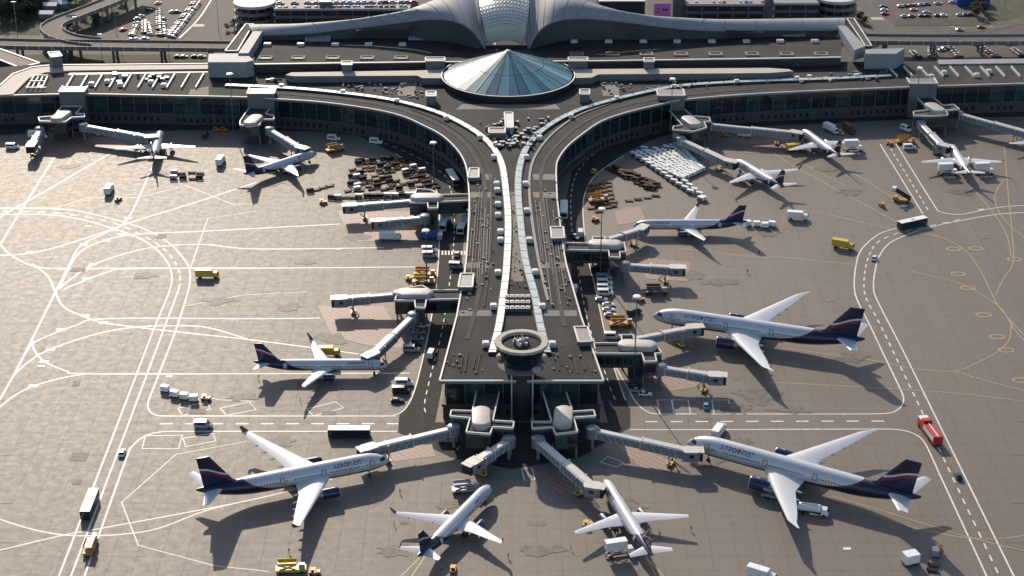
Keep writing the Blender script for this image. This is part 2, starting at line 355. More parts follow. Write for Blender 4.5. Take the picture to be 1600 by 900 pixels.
# red no-parking zones under the jet bridges, with pale hatching
RED=[[(497,478),(600,478),(612,500),(640,500),(632,545),(575,540),(519,526)],[(527,330),(660,330),(660,375),(551,378)],[(610,700),(675,694),(680,713),(612,722)],[(935,545),(1000,565),(1080,575),(1105,602),(1045,612)],[(960,330),(1000,322),(1010,345),(965,352)],[(990,400),(1080,410),(1075,440),(1010,436)],[(960,695),(1010,697),(1065,735),(1010,738)],[(835,728),(880,738),(905,775),(870,770)],[(1140,222),(1230,215),(1235,232),(1165,240)],[(60,222),(180,212),(200,230),(80,243)]]
for q in RED:
    sheet('red_no_parking_zone',q,'red_paint')
    P=GP(q); xs=[p.x for p in P]; ys=[p.y for p in P]; mb=MB(); z=nz()
    def inside(x,y):
        r=False; n=len(P)
        for i in range(n):
            a,b=P[i],P[(i+1)%n]
            if (a.y>y)!=(b.y>y) and x<(b.x-a.x)*(y-a.y)/(b.y-a.y)+a.x: r=not r
        return r
    L=max(xs)-min(xs)+max(ys)-min(ys); k=-L
    while k<L:
        run=[]
        for s in range(0,int(L*2)):
            x=min(xs)+k+s*.5; y=max(ys)-s*.5
            if inside(x,y): run.append(Vector((x,y,0)))
        if len(run)>2: ribbon(mb,[run[0],run[-1]],.28,z)
        k+=2.6
    if mb.v: struct(obj('zone_hatching',mb,M['hatch']))
# stained / patched slabs and small painted stand codes
for i in range(24):
    x=random.uniform(30,1570); y=random.uniform(300,890)
    if 660<x<960 and y<740: continue
    c=G(x,y); a,b=random.uniform(1.,3.5),random.uniform(1.,2.5)
    sheet('tarmac_patch',[(c.x-a,c.y-b),(c.x+a,c.y-b),(c.x+a,c.y+b),(c.x-a,c.y+b)],'patch',world=True) if i%3 else sheet('painted_code_plate',[(c.x-1.1,c.y-.6),(c.x+1.1,c.y-.6),(c.x+1.1,c.y+.6),(c.x-1.1,c.y+.6)],W,world=True)
M['stain']=mat('oil_stained_concrete',(.135,.114,.093),.6,var=.55,scale=.4,spec=.22)
for x,y,rx,ry in ((1185,620,9,5),(1150,640,7,3),(1240,640,6,3),(560,470,6,3),(455,480,5,3),(520,530,7,3),(440,690,5,2.5),(505,735,7,3),(1100,720,7,3),(1160,690,5,2.5),(1080,430,6,3),(1120,440,8,3),(1200,365,6,3),(430,285,5,3),(250,270,6,2.5),(110,260,7,3),(560,370,6,3),(480,410,5,2),(700,790,5,2.5),(985,790,6,3),(850,860,7,2.5),(1330,560,8,3),(1260,720,7,3),(380,620,6,2),(620,860,6,2.5),(1330,300,7,3),(1500,300,6,3),(1290,265,6,2.5),(345,470,7,2.5),(230,430,6,2)):
    c=G(x,y); n=18; k=[random.uniform(.45,1.1) for _ in range(n)]
    sheet('oil_stain',[(c.x+rx*k[i]*math.cos(2*math.pi*i/n),c.y+ry*1.5*k[i]*math.sin(2*math.pi*i/n)) for i in range(n)],'stain',world=True)
# ---------------------------------------------------------------- terminal building
ZR=14.0
OL=[(-150,153),(0,150),(45,149),(132,147.5),(260,150),(386,152.5),(427,155),(500,160),(575,170),(625,181),(660,196),(690,212),(712,232),(724,250),(730,270),(733,306),(733,330),(729,400),(722,448),(714,494),(687,596)]
OR_=[(1750,126),(1600,131),(1422,136.5),(1200,146),(1070,156),(1034,163),(980,176),(940,190),(910,210),(886,230),(872,250),(869,266),(870,300),(872,325),(882,400),(892,440),(908,496),(943,596)]
pl=smooth_path(GP(OL,ZR),4); pr=smooth_path(GP(OR_,ZR),4)
pl=pl[:-8]+GP(OL[-3:],ZR); pr=pr[:-8]+GP(OR_[-3:],ZR)
term=tag(empty('terminal_building',(0,700,0)),'dark flat-roofed airport terminal with long pier, glass cone dome and wavy metal hall roof','terminal')
def tp(name,mb,mats,smooth=False,parent=None):
    """part of the terminal, geometry given in world coordinates"""
    mb.v=[(a,b-700,c) for a,b,c in mb.v]; return obj(name,mb,mats,parent or term,smooth)
def tpc(name,me,p,rz=0,parent=None):
    return obj(name,me,None,parent or term,loc=(p[0],p[1]-700,p[2] if len(p)>2 else 0),rz=rz)
outline_w=pl+pr[::-1]
back=GP([(1750,94),(1420,96),(1000,98),(600,98),(330,100),(60,100),(-150,118)],ZR)
mb=MB(); mb.prism([(p.x,p.y) for p in outline_w+back],13.3,ZR); tp('roof',mb,M['roof'])
ins=offset_path(outline_w,0.9)     # outline runs left -> front -> right seen from above: interior is on its left
# lower storey wall, spandrel, dark core behind the glass
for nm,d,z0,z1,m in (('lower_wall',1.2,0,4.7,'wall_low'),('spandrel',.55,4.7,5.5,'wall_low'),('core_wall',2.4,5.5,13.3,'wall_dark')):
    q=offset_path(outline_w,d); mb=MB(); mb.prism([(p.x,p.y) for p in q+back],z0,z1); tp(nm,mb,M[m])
mb=MB()
for a,b in zip(outline_w,outline_w[1:]): mb.bar(a+Vector((0,0,0.002)),b+Vector((0,0,0.002)),.55,.45)
tp('roof_coping',mb,M['coping'])
mb=MB()
for a,b in zip(outline_w,outline_w[1:]): mb.bar(a+Vector((0,0,-.75)),b+Vector((0,0,-.75)),.5,.72)
tp('fascia',mb,M['wall_grey'])
STEP=6.0
walk=resample(offset_path(outline_w,1.5),STEP)
pm=MB(); pm.box(-STEP/2+.2,STEP/2-.2,-.06,.06,5.6,8.9); pm.box(-STEP/2+.2,STEP/2-.2,-.06,.06,9.1,13.0); pane_me=pm.mesh('pane',M['glass_dark'])
pm=MB(); pm.box(-STEP/2+.2,STEP/2-.2,-.06,.06,5.6,8.9); pm.box(-STEP/2+.2,STEP/2-.2,-.06,.06,9.1,13.0); pane_me2=pm.mesh('pane',mat('blue_green_glass',(.02,.05,.055),.1,var=.5,scale=.3,spec=.9))
pm=MB(); pm.box(-.11,.11,-.3,.12,5.5,13.2); mull_me=pm.mesh('mullion',M['wall_grey'])
pm=MB(); pm.box(-.55,.55,-.1,.12,1.6,3.2); win_me=pm.mesh('window',M['glass_dark'])
wl=MB()
for i,(a,b) in enumerate(zip(walk,walk[1:])):
    c=(a+b)/2; rz=math.atan2(b.y-a.y,b.x-a.x)
    if (b-a).length>STEP*.7: tpc('pane',random.choice([pane_me,pane_me,pane_me2]),(c.x,c.y,0),rz)
    tpc('mullion',mull_me,(a.x,a.y,0),rz)
    if random.random()<.85:
        for k in (-1.5,1.5):
            q=c+(b-a).normalized()*k; n=Vector((b.y-a.y,a.x-b.x,0)).normalized(); q=q+n*.38
            wl.box(-.55,.55,-.06,.06,1.6,3.3,M=Matrix.Translation((q.x,q.y,0))@Matrix.Rotation(rz,4,'Z'))
struct(tp('lower_window_row',wl,M['glass_dark']),'stuff')
# stair towers that break the facade
for x0,x1,y,d in ((92,131,144,8),(386,428,147,8),(1028,1070,150,9),(1422,1465,131,8)):
    a,b=G(x0,y,16.2),G(x1,y,16.2); t_=MB(); t_.prism([(a.x,a.y),(b.x,b.y),(b.x,b.y+d),(a.x,a.y+d)],0,16.2)
    st=tp('stair_tower',t_,M['wall_grey']); c_=MB()
    pts=[Vector((a.x,a.y+d,16.21)),Vector((a.x,a.y,16.21)),Vector((b.x,b.y,16.21)),Vector((b.x,b.y+d,16.21))]
    for p,q in zip(pts,pts[1:]): c_.bar(p,q,.7,.4)
    tp('tower_coping',c_,M['coping'],parent=st)
# skylight strips: two rows of tilted panes on kerbs
SKL=[(352,131),(400,133),(470,137),(540,144),(600,152),(650,163),(690,176),(720,190),(745,205),(765,222),(778,240),(785,258),(788,275),(791,300),(793.5,330),(794,365),(792,408),(790,432),(781,500),(774,530),(769,549)]
SKR=[(1393,116),(1300,121),(1200,124),(1100,129),(1050,134),(1000,144),(950,156),(910,168),(880,181),(855,196),(835,213),(822,230),(815,247),(811,265),(809.5,285),(811,320),(820,400),(836,460),(842,495),(849,525),(855,549)]
def strip(px,side):
    path=resample(smooth_path(GP(px,15.3),6),6.6)
    sk=MB()
    for a,b in zip(path,path[1:]): sk.bar(Vector((a.x,a.y,ZR+.02)),Vector((b.x,b.y,ZR+.02)),2.75,.75)
    root=tp('skylight_kerb',sk,M['wall_dark'])
    for a,b in zip(path,path[1:]):
        d=(b-a); L=d.length; d.normalize(); n=Vector((-d.y,d.x,0))*side
        lo,hi=ZR+.95,ZR+1.12; h=1.15
        a2=a+d*.24; b2=b-d*.24
        P=[a2+n*h,b2+n*h,b2-n*h,a2-n*h]; zz=[lo,lo,hi,hi]
        m=MB(); vs=[(p.x,p.y,z) for p,z in zip(P,zz)]+[(p.x,p.y,ZR+.78) for p in P]
        m.add(vs,[(0,1,2,3) if side<0 else (3,2,1,0),(0,4,5,1),(1,5,6,2),(2,6,7,3),(3,7,4,0),(4,7,6,5)])
        tp('skylight_pane',m,M['glass_teal'],parent=root)
strip(SKL,-1); strip(SKR,1)
# roof units along the strips, roof tracks, pale cross bands
um=MB(); um.box(-1.1,1.1,-1.1,1.1,0,1.5,0); um.box(-.9,.9,-.9,.9,1.5,1.75,1); um.box(-.7,.7,-1.35,-1.1,.2,1.2,1); unit_me=um.mesh('roof_unit',[M['white'],M['coping']])
UN=[(778,342-3),(778,322),(777,300),(772,248),(750,217),(776,290),(782,365),(782,378),(778,429),(771,482),(759,541),(822,248),(821,290),(823,332),(827,378),(836,428),(847,482),(863,541),(843,218),(892,184),(964,156),(1053,138),(1151,130),(1245,125),(1338,121),(697,187),(536,146),(440,137),(620,160)]
for x,y in UN:
    p=G(x,y,ZR); tpc('roof_unit',unit_me,(p.x,p.y,ZR+.02))
def rsheet(px,m,z,name='roof_patch'):
    mb=MB(); P=GP(px,ZR); mb.prism([(p.x,p.y) for p in P],ZR-.1,z); return tp(name,mb,M[m])
for k,y in enumerate((272,300,410,485)):
    xl,xr=(738,773) ; rsheet([(735 if y<320 else 733-(y-320)*.10,y),(768,y),(768,y+9),(735 if y<320 else 732-(y-320)*.10,y+9)],'roof_beige',ZR+.03+.004*k)
    off=0 if y<320 else (y-320)*.2
    rsheet([(832+off*.5,y),(868+off,y),(869+off,y+9),(834+off*.5,y+9)],'roof_beige',ZR+.034+.004*k)
rsheet([(722,163),(868,163),(876,171),(712,171)],'roof_beige',ZR+.05)
for q in ([(625,128),(650,128),(648,150),(620,150)],[(938,128),(966,128),(968,150),(942,150)],[(637,75),(655,75),(654,98),(634,98)],[(928,72),(950,72),(955,96),(930,96)],[(298,140),(326,135),(326,149),(294,148)],[(797,300),(806,300),(812,360),(818,440),(786,440),(796,400)]):
    rsheet(q,'roof_beige',ZR+.06)
def track(px,m,w,h,nm):
    mb=MB(); pts=resample(smooth_path(GP(px,ZR),5),4)
    for a,b in zip(pts,pts[1:]): mb.bar(a+Vector((0,0,.03)),b+Vector((0,0,.03)),w,h)
    tp(nm,mb,M[m])
track([(430,146),(540,156),(620,170),(680,192),(720,218),(742,245),(755,275),(758,310),(758,360),(754,420),(744,480),(730,530)],'roof_mid',1.5,.12,'roof_walkway')
track([(1180,139),(1080,148),(980,164),(915,190),(875,222),(852,250),(845,280),(848,330),(858,390),(870,450),(882,510)],'roof_mid',1.5,.12,'roof_walkway')
track([(640,170),(690,190),(730,217),(755,247),(765,275),(768,310),(768,360),(764,420),(756,480)],'roof_mid',.6,.25,'roof_rail')
track([(960,160),(905,180),(865,208),(840,238),(829,265),(827,300),(832,350),(842,410),(856,470)],'wall_dark',1.0,.3,'roof_gutter')
for q in [(785,508,40,22)]:
    pass
# flat roof plant: dark condenser grids and ducts between the strips
pm=MB()
for i in range(5):
    for j in range(3):
        c=G(792+i*8.2,468+j*9,ZR); pm.box(c.x-.75,c.x+.75,c.y-1.2,c.y+1.2,ZR+.03,ZR+1.5); pm.cyl((c.x,c.y,ZR+1.5),(c.x,c.y,ZR+1.7),.5,n=8)
struct(tp('condenser_bank',pm,M['steel']),'stuff')
pm=MB()
for i in range(22):
    c=G(random.uniform(770,832),random.uniform(205,232),ZR); s=random.uniform(.5,1.3)
    pm.box(c.x-s,c.x+s,c.y-s*.8,c.y+s*.8,ZR+.03,ZR+random.uniform(.8,2.2))
struct(tp('roof_plant',pm,M['steel']),'stuff')
def clutter(nm,q,n,sz,hz,m):
    A,B,C,D=GP(q,ZR); mb=MB()
    for i in range(n):
        u,v=random.random(),random.random(); p=A.lerp(B,u).lerp(D.lerp(C,u),v); a,b=random.uniform(*sz),random.uniform(*sz); z=ZR+.02
        if random.random()<.3: mb.cyl((p.x,p.y,z),(p.x,p.y,z+random.uniform(*hz)),a*.6,n=8)
        else: mb.box(p.x-a,p.x+a,p.y-b,p.y+b,z,z+random.uniform(*hz))
    struct(tp(nm,mb,M[m]),'stuff')
def pipes(q,n,m):
    A,B,C,D=GP(q,ZR); mb=MB()
    for i in range(n):
        u=(i+random.random()*.6)/n; p=A.lerp(B,u); r_=D.lerp(C,u); t0=random.uniform(0,.4); t1=random.uniform(.6,1); mb.bar(p.lerp(r_,t0)+Vector((0,0,.1)),p.lerp(r_,t1)+Vector((0,0,.1)),random.uniform(.15,.4),random.uniform(.12,.35))
    struct(tp('roof_pipe',mb,M[m]),'stuff')
clutter('roof_fittings',[(735,280),(775,280),(768,470),(712,500)],60,(.15,.6),(.2,.9),'wall_mid'); clutter('roof_fittings',[(828,280),(868,280),(900,490),(858,500)],60,(.15,.6),(.2,.9),'wall_mid')
clutter('roof_fittings',[(740,185),(860,185),(830,232),(772,232)],70,(.3,1.1),(.4,2.),'steel'); clutter('roof_fittings',[(440,119),(660,128),(690,160),(560,140)],60,(.2,.8),(.3,1.4),'wall_mid'); clutter('roof_fittings',[(920,128),(1390,112),(1380,116),(960,150)],80,(.2,.8),(.3,1.4),'wall_mid')
clutter('roof_fittings',[(700,535),(930,535),(935,588),(695,588)],40,(.15,.5),(.2,.8),'wall_mid'); clutter('roof_fittings',[(796,300),(808,300),(822,450),(796,450)],50,(.15,.5),(.2,.7),'roof_beige')
pipes([(738,290),(770,290),(764,480),(722,480)],9,'roof_beige'); pipes([(832,290),(864,290),(896,490),(852,480)],9,'roof_beige'); pipes([(702,545),(760,545),(752,588),(698,588)],6,'roof_mid'); pipes([(860,545),(925,545),(932,588),(870,588)],6,'roof_mid')
def roof_box(px,z0,z1,m,cop=True,nm='roof_penthouse'):
    P=GP(px,z1); mb=MB(); mb.prism([(p.x,p.y) for p in P],z0,z1); r=tp(nm,mb,M[m])
    if cop:
        c=MB()
        for a,b in zip(P,P[1:]+P[:1]): c.bar(a+Vector((0,0,.002)),b+Vector((0,0,.002)),.6,.35)
        tp('coping',c,M['coping'],parent=r)
    return r
roof_box([(764,200),(789,200),(789,208),(764,208)],ZR,17,'wall_grey')
roof_box([(788,176),(801,176),(802,200),(790,200)],ZR,16.5,'glass_teal',nm='roof_lantern')
for x,y in ((666,143),(906,140)): roof_box([(x,y),(x+15,y),(x+15,y+8),(x,y+8)],ZR,18,'wall_grey')
roof_box([(734,268-5),(748,263),(748,278),(731,278)],ZR,15.5,'wall_grey'); roof_box([(860,355),(880,355),(882,372),(862,373)],ZR,15.5,'wall_grey')
roof_box([(720,428),(740,428),(738,449),(716,449)],ZR,15.5,'wall_grey'); roof_box([(897,511),(918,511),(925,534),(904,535)],ZR,15.5,'wall_grey')
# upper hall block (z 14 -> 18) with dark clerestory
ZU=18.0
mb=MB(); P=GP([(398,101),(662,97.5),(920,96),(1200,92),(1314,90),(1316,58),(395,58)],ZU); mb.prism([(p.x,p.y) for p in P],ZR-.2,ZU,1,0); tp('upper_roof',mb,[M['roof'],M['wall_dark']])
mb=MB()
for a,b in zip(P[:4],P[1:5]): mb.bar(a+Vector((0,0,.002)),b+Vector((0,0,.002)),1.2,.4)
tp('upper_coping',mb,M['coping'])
um=MB(); um.box(-1.7,1.7,-1.3,1.3,0,1.1,0); um.box(-1.5,1.5,-1.1,1.1,1.1,1.25,1); sk_me=um.mesh('roof_light',[M['coping'],M['glass_teal']])
um=MB()
for a in ((-3.3,3.3,-2.6,-1.6),(-3.3,3.3,1.6,2.6),(-3.3,-2.2,-1.6,1.6),(2.2,3.3,-1.6,1.6)): um.box(*a,0,.5,0)
um.box(-2.2,2.2,-1.6,1.6,0,.12,1); vent_me=um.mesh('smoke_vent',[M['roof_beige'],M['wall_dark']])
for x in [418,470,524,576,629]+[897,951,1005,1058,1112,1166,1219,1273]: p=G(x,71 if x<800 else 66,ZU); tpc('roof_light',sk_me,(p.x,p.y,ZU+.02))
for x in [415,466,520,574,627]+[901,957,1010,1064,1118,1175,1229,1283]: p=G(x,91 if x<800 else 85,ZU); tpc('smoke_vent',vent_me,(p.x,p.y,ZU+.02))
dm=MB(); dm.loft([[(-.8,-4,0),(.8,-4,0),(.8,-4,.5),(-.8,-4,.5)],[(-.8,4,2.2),(.8,4,2.2),(.8,4,3.6),(-.8,4,3.6)]]); dm.box(-.7,.7,2.5,3.9,0,2.4); duct_me=dm.mesh('air_duct',M['silver'])
for x,y,n in ((480,61,7),(641,59,5),(905,54,5),(1064,53,5),(1224,53,6)):
    for k in range(n): p=G(x+k*5.8,y,ZU); tpc('air_duct',duct_me,(p.x,p.y,ZU+.02))
for x,y in ((534,96),(665,90),(888,90),(1006,91)): roof_box([(x,y),(x+ (30 if x in(665,888) else 16),y),(x+(30 if x in(665,888) else 16),y+6),(x,y+6)],ZR,20.5,'wall_grey')
# long raised canopies beside the dome
for px in ([(446,117),(455,113),(655,110),(692,108),(697,122),(660,122),(652,118),(460,119)],[(893,108),(1200,106),(1232,108),(1240,111),(1200,114),(935,116),(925,121),(894,122)]):
    P=GP(px,17.2); mb=MB(); mb.prism([(p.x,p.y) for p in P],ZR,17.2,1,0); tp('raised_canopy',mb,[M['roof_cream'],M['wall_grey']])
for i in range(70):
    x=random.uniform(410,1380); y=random.uniform(121,128) if not 600<x<1000 else 0
    if not y: continue
    p=G(x,y,ZR); u=MB(); s=random.uniform(.4,1.1); u.box(p.x-s,p.x+s,p.y-s*.7,p.y+s*.7,ZR+.02,ZR+random.uniform(.5,1.5)); tp('roof_vent',u,M[random.choice(['steel','white','roof_mid'])])
# glass cone dome
DC=G(794,118,17.0); DR=29.9; DH=11.6; NF=36
mb=MB(); mb.lathe([(DR-1,-3),(DR-.3,-3),(DR+.9,-.3),(DR+.9,.35),(DR-.6,.35),(DR-.6,-.4)],n=72,o=DC); rim=tp('dome_rim',mb,M['wall_dark'],True)
mb=MB(); mb.lathe([(DR+.9,.352),(DR+.9,.6),(DR+.3,.6),(DR+.3,.352)],n=72,o=DC); tp('rim_coping',mb,M['coping'],True,rim)
for k in range(NF):
    t0=2*math.pi*k/NF+.006; t1=2*math.pi*(k+1)/NF-.006
    for (ra,rb) in ((DR-.4,DR*.55+.12),(DR*.55-.12,.9)):
        m=MB(); f=lambda r,t,dz=0:(DC.x+r*math.cos(t),DC.y+r*math.sin(t),DC.z+.35+DH*(1-r/DR)+dz)
        vs=[f(ra,t0),f(ra,t1),f(rb,t1),f(rb,t0)]+[f(ra,t0,-.15),f(ra,t1,-.15),f(rb,t1,-.15),f(rb,t0,-.15)]
        m.add(vs,[(0,1,2,3),(7,6,5,4),(0,4,5,1),(1,5,6,2),(2,6,7,3),(3,7,4,0)]); tp('dome_pane',m,M[('glass_dome','glass_dome2','glass_dome3')[(k*7+k//5)%3]],parent=rim)
    if k%3==0:
        m=MB(); tt=2*math.pi*k/NF; a=Vector(f(DR-.3,tt,.03)); b=Vector(f(.8,tt,.03)); m.bar(a,b,.28,.16); tp('dome_rib',m,M['silver'],parent=rim)
mb=MB(); mb.lathe([(.01,DH+.9),(1.1,DH+.5),(1.2,DH-.3),(.01,DH-.4)][::-1],n=14,o=DC); tp('dome_cap',mb,M['coping'],True,rim)
# wavy metal hall roof, left and right, with facade below
def wave(south,north,nm):
    S=[G(a,b,z) for a,b,z in south]; N=[G(a,b,z) for a,b,z in north]
    S=smooth_path(S,4); N=smooth_path(N,4); n=min(len(S),len(N))
    rings=[]
    for k in range(9):
        t=k/8; rings.append([S[i].lerp(N[i],t)+Vector((0,0,1.6*math.sin(math.pi*t))) for i in range(n)])
    mb=MB(); mb.loft(rings,cap=False,closed=False); low=[[p-Vector((0,0,.9)) for p in r] for r in (rings[0],rings[-1])]
    mb.loft([low[0],rings[0]],cap=False,closed=False); root=tp(nm,mb,M['metal_roof'],True)
    sm_=MB()
    for i in range(0,n,3):
        for k in range(8): sm_.bar(rings[k][i]+Vector((0,0,.02)),rings[k+1][i]+Vector((0,0,.02)),.16,.12)
    struct(tp('roof_seam',sm_,M['wall_grey'],parent=root),'stuff')
    f=MB()
    for a,b in zip(S,S[1:]):
        a2=a+Vector((0,1.6,-.6)); b2=b+Vector((0,1.6,-.6))
        f.add([(a2.x,a2.y,ZU),(b2.x,b2.y,ZU),b2,a2],[(0,1,2,3)])
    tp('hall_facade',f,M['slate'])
    return S
SL=[(395,54,21.5),(410,53,21.5),(480,50,22.5),(560,41,24.5),(610,35,26.5),(640,31,28),(672,28,30),(700,29.5,30),(722,36,29.3),(738,47,27),(748,59,24),(754,70,20.5),(758,76,18.3)]
NL=[(386,38,22.5),(420,37.5,23),(464,37,24),(540,32,26),(580,26,28),(615,20,30),(640,14,32),(672,2,34),(700,-8,36),(725,-16,37),(742,-20,37),(749,0,35.5),(764,70,19)]
SR=[(1320,45,21.5),(1300,45,21.5),(1200,45,22.5),(1132,46,23),(1075,44,24),(1025,38.5,26),(975,32,28),(920,27,30),(885,28,30),(862,34,29.3),(845,45,27),(835,58,24),(829,70,20.5),(825,76,18.3)]
NR=[(1320,28,22.5),(1300,28,23),(1200,29.5,24),(1132,30,25),(1095,29,26),(1025,25,28),(975,18,31),(935,7,33.5),(900,-4,36),(870,-14,37),(850,-20,37),(835,-15,36.5),(827,0,35.5),(817,70,19)]
wave(SL,NL,'wave_roof'); wave(SR[:-1]+[SR[-1]],NR,'wave_roof')
# louvre bands on the hall facade
for x0,x1,y0,z in ((555,640,52,0),(640,690,42,0),(894,935,38,0),(937,1000,41,0),(975,1030,50,0),(1135,1195,52,0)):
    for k in range(4):
        zz=19.2+k*1.0+ (3.5 if (x0 in (640,894,937)) else 0); a=G(x0,y0+(0),zz); b=G(x1,y0-(2 if x0<700 else -3),zz); yb=max(a.y,b.y)
        base=G((x0+x1)/2,61,ZU).y
        m=MB(); m.box(a.x,b.x,base-1.0,base-.6,zz,zz+.55); tp('louvre',m,M['wall_dark'])
# pale triangulated atrium glass
AL=smooth_path([G(a,b,z) for a,b,z in ((764,70,19.3),(760,57,24),(757,44,28),(752,23,32.5),(749,0,35.6),(747,-25,37))],4)
AR=smooth_path([G(a,b,z) for a,b,z in ((817,70,19.3),(819.5,57,24),(821,44,28),(825,23,32.5),(827,0,35.6),(829,-25,37))],4)
NX=14; grid=[[AL[i].lerp(AR[i],k/NX)+Vector((0,0,2.2*math.sin(math.pi*k/NX))) for k in range(NX+1)] for i in range(len(AL))]
mb=MB(); mb.loft(grid,cap=False,closed=False); at=tp('atrium_roof',mb,M['glass_pale'])
lat=MB()
for i in range(len(grid)-1):
    for k in range(NX):
        up=Vector((0,0,.05)); lat.bar(grid[i][k]+up,grid[i+1][k+1]+up,.16,.14); lat.bar(grid[i][k+1]+up,grid[i+1][k]+up,.16,.14)
        lat.bar(grid[i][k]+up,grid[i][k+1]+up,.16,.14)
struct(tp('lattice',lat,M['wall_mid'],parent=at),'stuff')
b_=MB(); a=AL[0];b=AR[0]; b_.prism([(a.x-3,a.y),(b.x+3,b.y),(b.x+3,b.y+4),(a.x-3,a.y+4)],ZU,19.2); tp('atrium_sill',b_,M['wall_dark'])
# side link bridges and end blocks of the hall
def link(px,z0,z1,m,nm,cop=False): return roof_box(px,z0,z1,m,cop,nm)
link([(326,84),(384,83),(396,94),(384,97),(325,97)],ZR-4,21.5,'metal_roof','end_block'); link([(372,83),(388,83),(412,45),(398,45)],17,22.4,'metal_roof','link_bridge')
link([(352,80),(371,80),(396,38),(384,38)],17,21,'roof_mid','link_stair',True)
link([(1352,77),(1414,75),(1400,84),(1352,84)],ZR-4,21.5,'metal_roof','end_block'); link([(1309,40),(1322,40),(1352,72),(1335,78)],17,22.4,'metal_roof','link_bridge')
link([(1323,29),(1334,29),(1362,72),(1352,72)],17,21,'roof_mid','link_stair',True)
# left wing: cream gutter roof, recess beams; right wing: beams
mb=MB(); P=GP([(-60,150),(0,134),(20,116),(50,105.5),(80,102),(325,100),(325,107.5),(110,110),(70,113),(45,122),(20,147),(-30,150)],14.8); mb.prism([(p.x,p.y) for p in P],ZR,14.8); cr=tp('cream_roof',mb,M['roof_cream'])
mb=MB()
for a,b in zip(P,P[1:6]): mb.bar(a+Vector((0,0,.002)),b+Vector((0,0,.002)),.7,.35)
tp('coping',mb,M['coping'],parent=cr)
bm_=MB(); bm_.box(-.3,.3,0,20,0,1.3); beam_me=bm_.mesh('roof_beam',M['coping'])
for i in range(10):
    a=G(103+i*22.5,136,15); b=G(116+i*22.5,114,15); m=MB(); m.bar(Vector((a.x,a.y,ZR+.02)),Vector((b.x,b.y,ZR+.02)),.55,1.1); tp('roof_beam',m,M['coping'])
for i in range(12):
    a=G(1388+i*24+14,118,15); b=G(1388+i*24,103,15); m=MB(); m.bar(Vector((a.x,a.y,ZR+.02)),Vector((b.x,b.y,ZR+.02)),.55,1.1); tp('roof_beam',m,M['coping'])
for i in range(4):
    a=G(42+i*8,137,15); b=G(54+i*7,118,15); m=MB(); m.bar(Vector((a.x,a.y,ZR+.02)),Vector((b.x,b.y,ZR+.02)),.5,1.3); tp('pergola_beam',m,M['coping'])
for (a,b) in (((40,137),(72,137)),((46,127),(70,127)),((54,118),(76,118))):
    m=MB(); m.bar(G(*a,ZR+1.35),G(*b,ZR+1.35),.5,.3); tp('pergola_beam',m,M['coping'])
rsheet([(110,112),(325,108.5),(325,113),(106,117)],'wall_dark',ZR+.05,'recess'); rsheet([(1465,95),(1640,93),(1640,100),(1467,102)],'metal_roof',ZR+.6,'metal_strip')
for x,y in ((143,134),(168,130),(188,135),(236,131),(256,136),(1455,122),(1475,116),(1526,120),(1545,114)):
    p=G(x,y,ZR); tpc('roof_unit',unit_me,(p.x,p.y,ZR+.02))
for i in range(16):
    p=G(random.uniform(170,290),random.uniform(118,132),ZR); u=MB(); s=random.uniform(.4,1.2); u.box(p.x-s,p.x+s,p.y-s,p.y+s,ZR+.02,ZR+random.uniform(.8,2)); tp('roof_vent',u,M['steel'])
roof_box([(75,82),(92,81),(97,88),(80,90)],ZR,20,'wall_grey'); 
# far-left sloped annex
an=tag(empty('annex_building',G(10,120)),'low dark annex with cream edged roof at far left behind the terminal wing','building')
mb=MB(); P=GP([(-80,78),(0,78),(62,100),(30,107),(0,95),(-80,95)],12); c=an.location; mb.prism([(p.x-c.x,p.y-c.y) for p in P],0,12); obj('wall',mb,M['wall_dark'],an)
mb=MB(); mb.prism([(p.x-c.x,p.y-c.y) for p in P],12.003,12.3); obj('roof',mb,M['roof_beige'],an)
mb=MB()
for a,b in zip(P,P[1:]+P[:1]): mb.bar(Vector((a.x-c.x,a.y-c.y,12.31)),Vector((b.x-c.x,b.y-c.y,12.31)),.8,.4)
obj('coping',mb,M['coping'],an)
# ---------------------------------------------------------------- control tower
TC=G(815,534,26.0); ct=tag(empty('control_tower',(TC.x,TC.y,0)),'round control tower with white ring roof standing at the pier tip','control tower'); ct.scale=(.88,.88,1)
mb=MB(); mb.lathe([(5.2,0),(5.2,16.6),(5.8,17.2)],n=24); obj('shaft',mb,M['wall_dark'],ct,True)
mb=MB(); mb.lathe([(5.8,17.1),(8.2,17.6),(8.5,18.2),(6.4,18.6)],n=32); obj('lower_gallery',mb,M['roof_beige'],ct,True)
mb=MB(); mb.lathe([(6.3,18.6),(8.9,25.25),(8.6,25.25)],n=32); obj('cab_core',mb,M['wall_dark'],ct)
for k in range(16):
    t0=2*math.pi*(k+.04)/16; t1=2*math.pi*(k+.96)/16; m=MB(); f=lambda r,z,t:(r*math.cos(t),r*math.sin(t),z)
    m.add([f(6.55,18.9,t0),f(6.55,18.9,t1),f(9.0,25.0,t1),f(9.0,25.0,t0),f(6.43,18.9,t0),f(6.43,18.9,t1),f(8.85,25.0,t1),f(8.85,25.0,t0)],[(0,1,2,3),(7,6,5,4),(0,4,5,1),(1,5,6,2),(2,6,7,3),(3,7,4,0)]); obj('cab_window',m,M['glass_dark'],ct)
mb=MB(); mb.lathe([(9.0,25.2),(9.8,25.45),(9.85,26.1),(9.6,26.3),(7.5,26.3),(7.2,26),(7.2,25.2)],n=16); obj('ring_roof',mb,M['roof_cream'],ct)
mb=MB(); mb.lathe([(.01,25.1),(7.4,25.1),(7.4,25.3),(.01,25.3)],n=24); ri=obj('inner_roof',mb,M['roof'],ct)
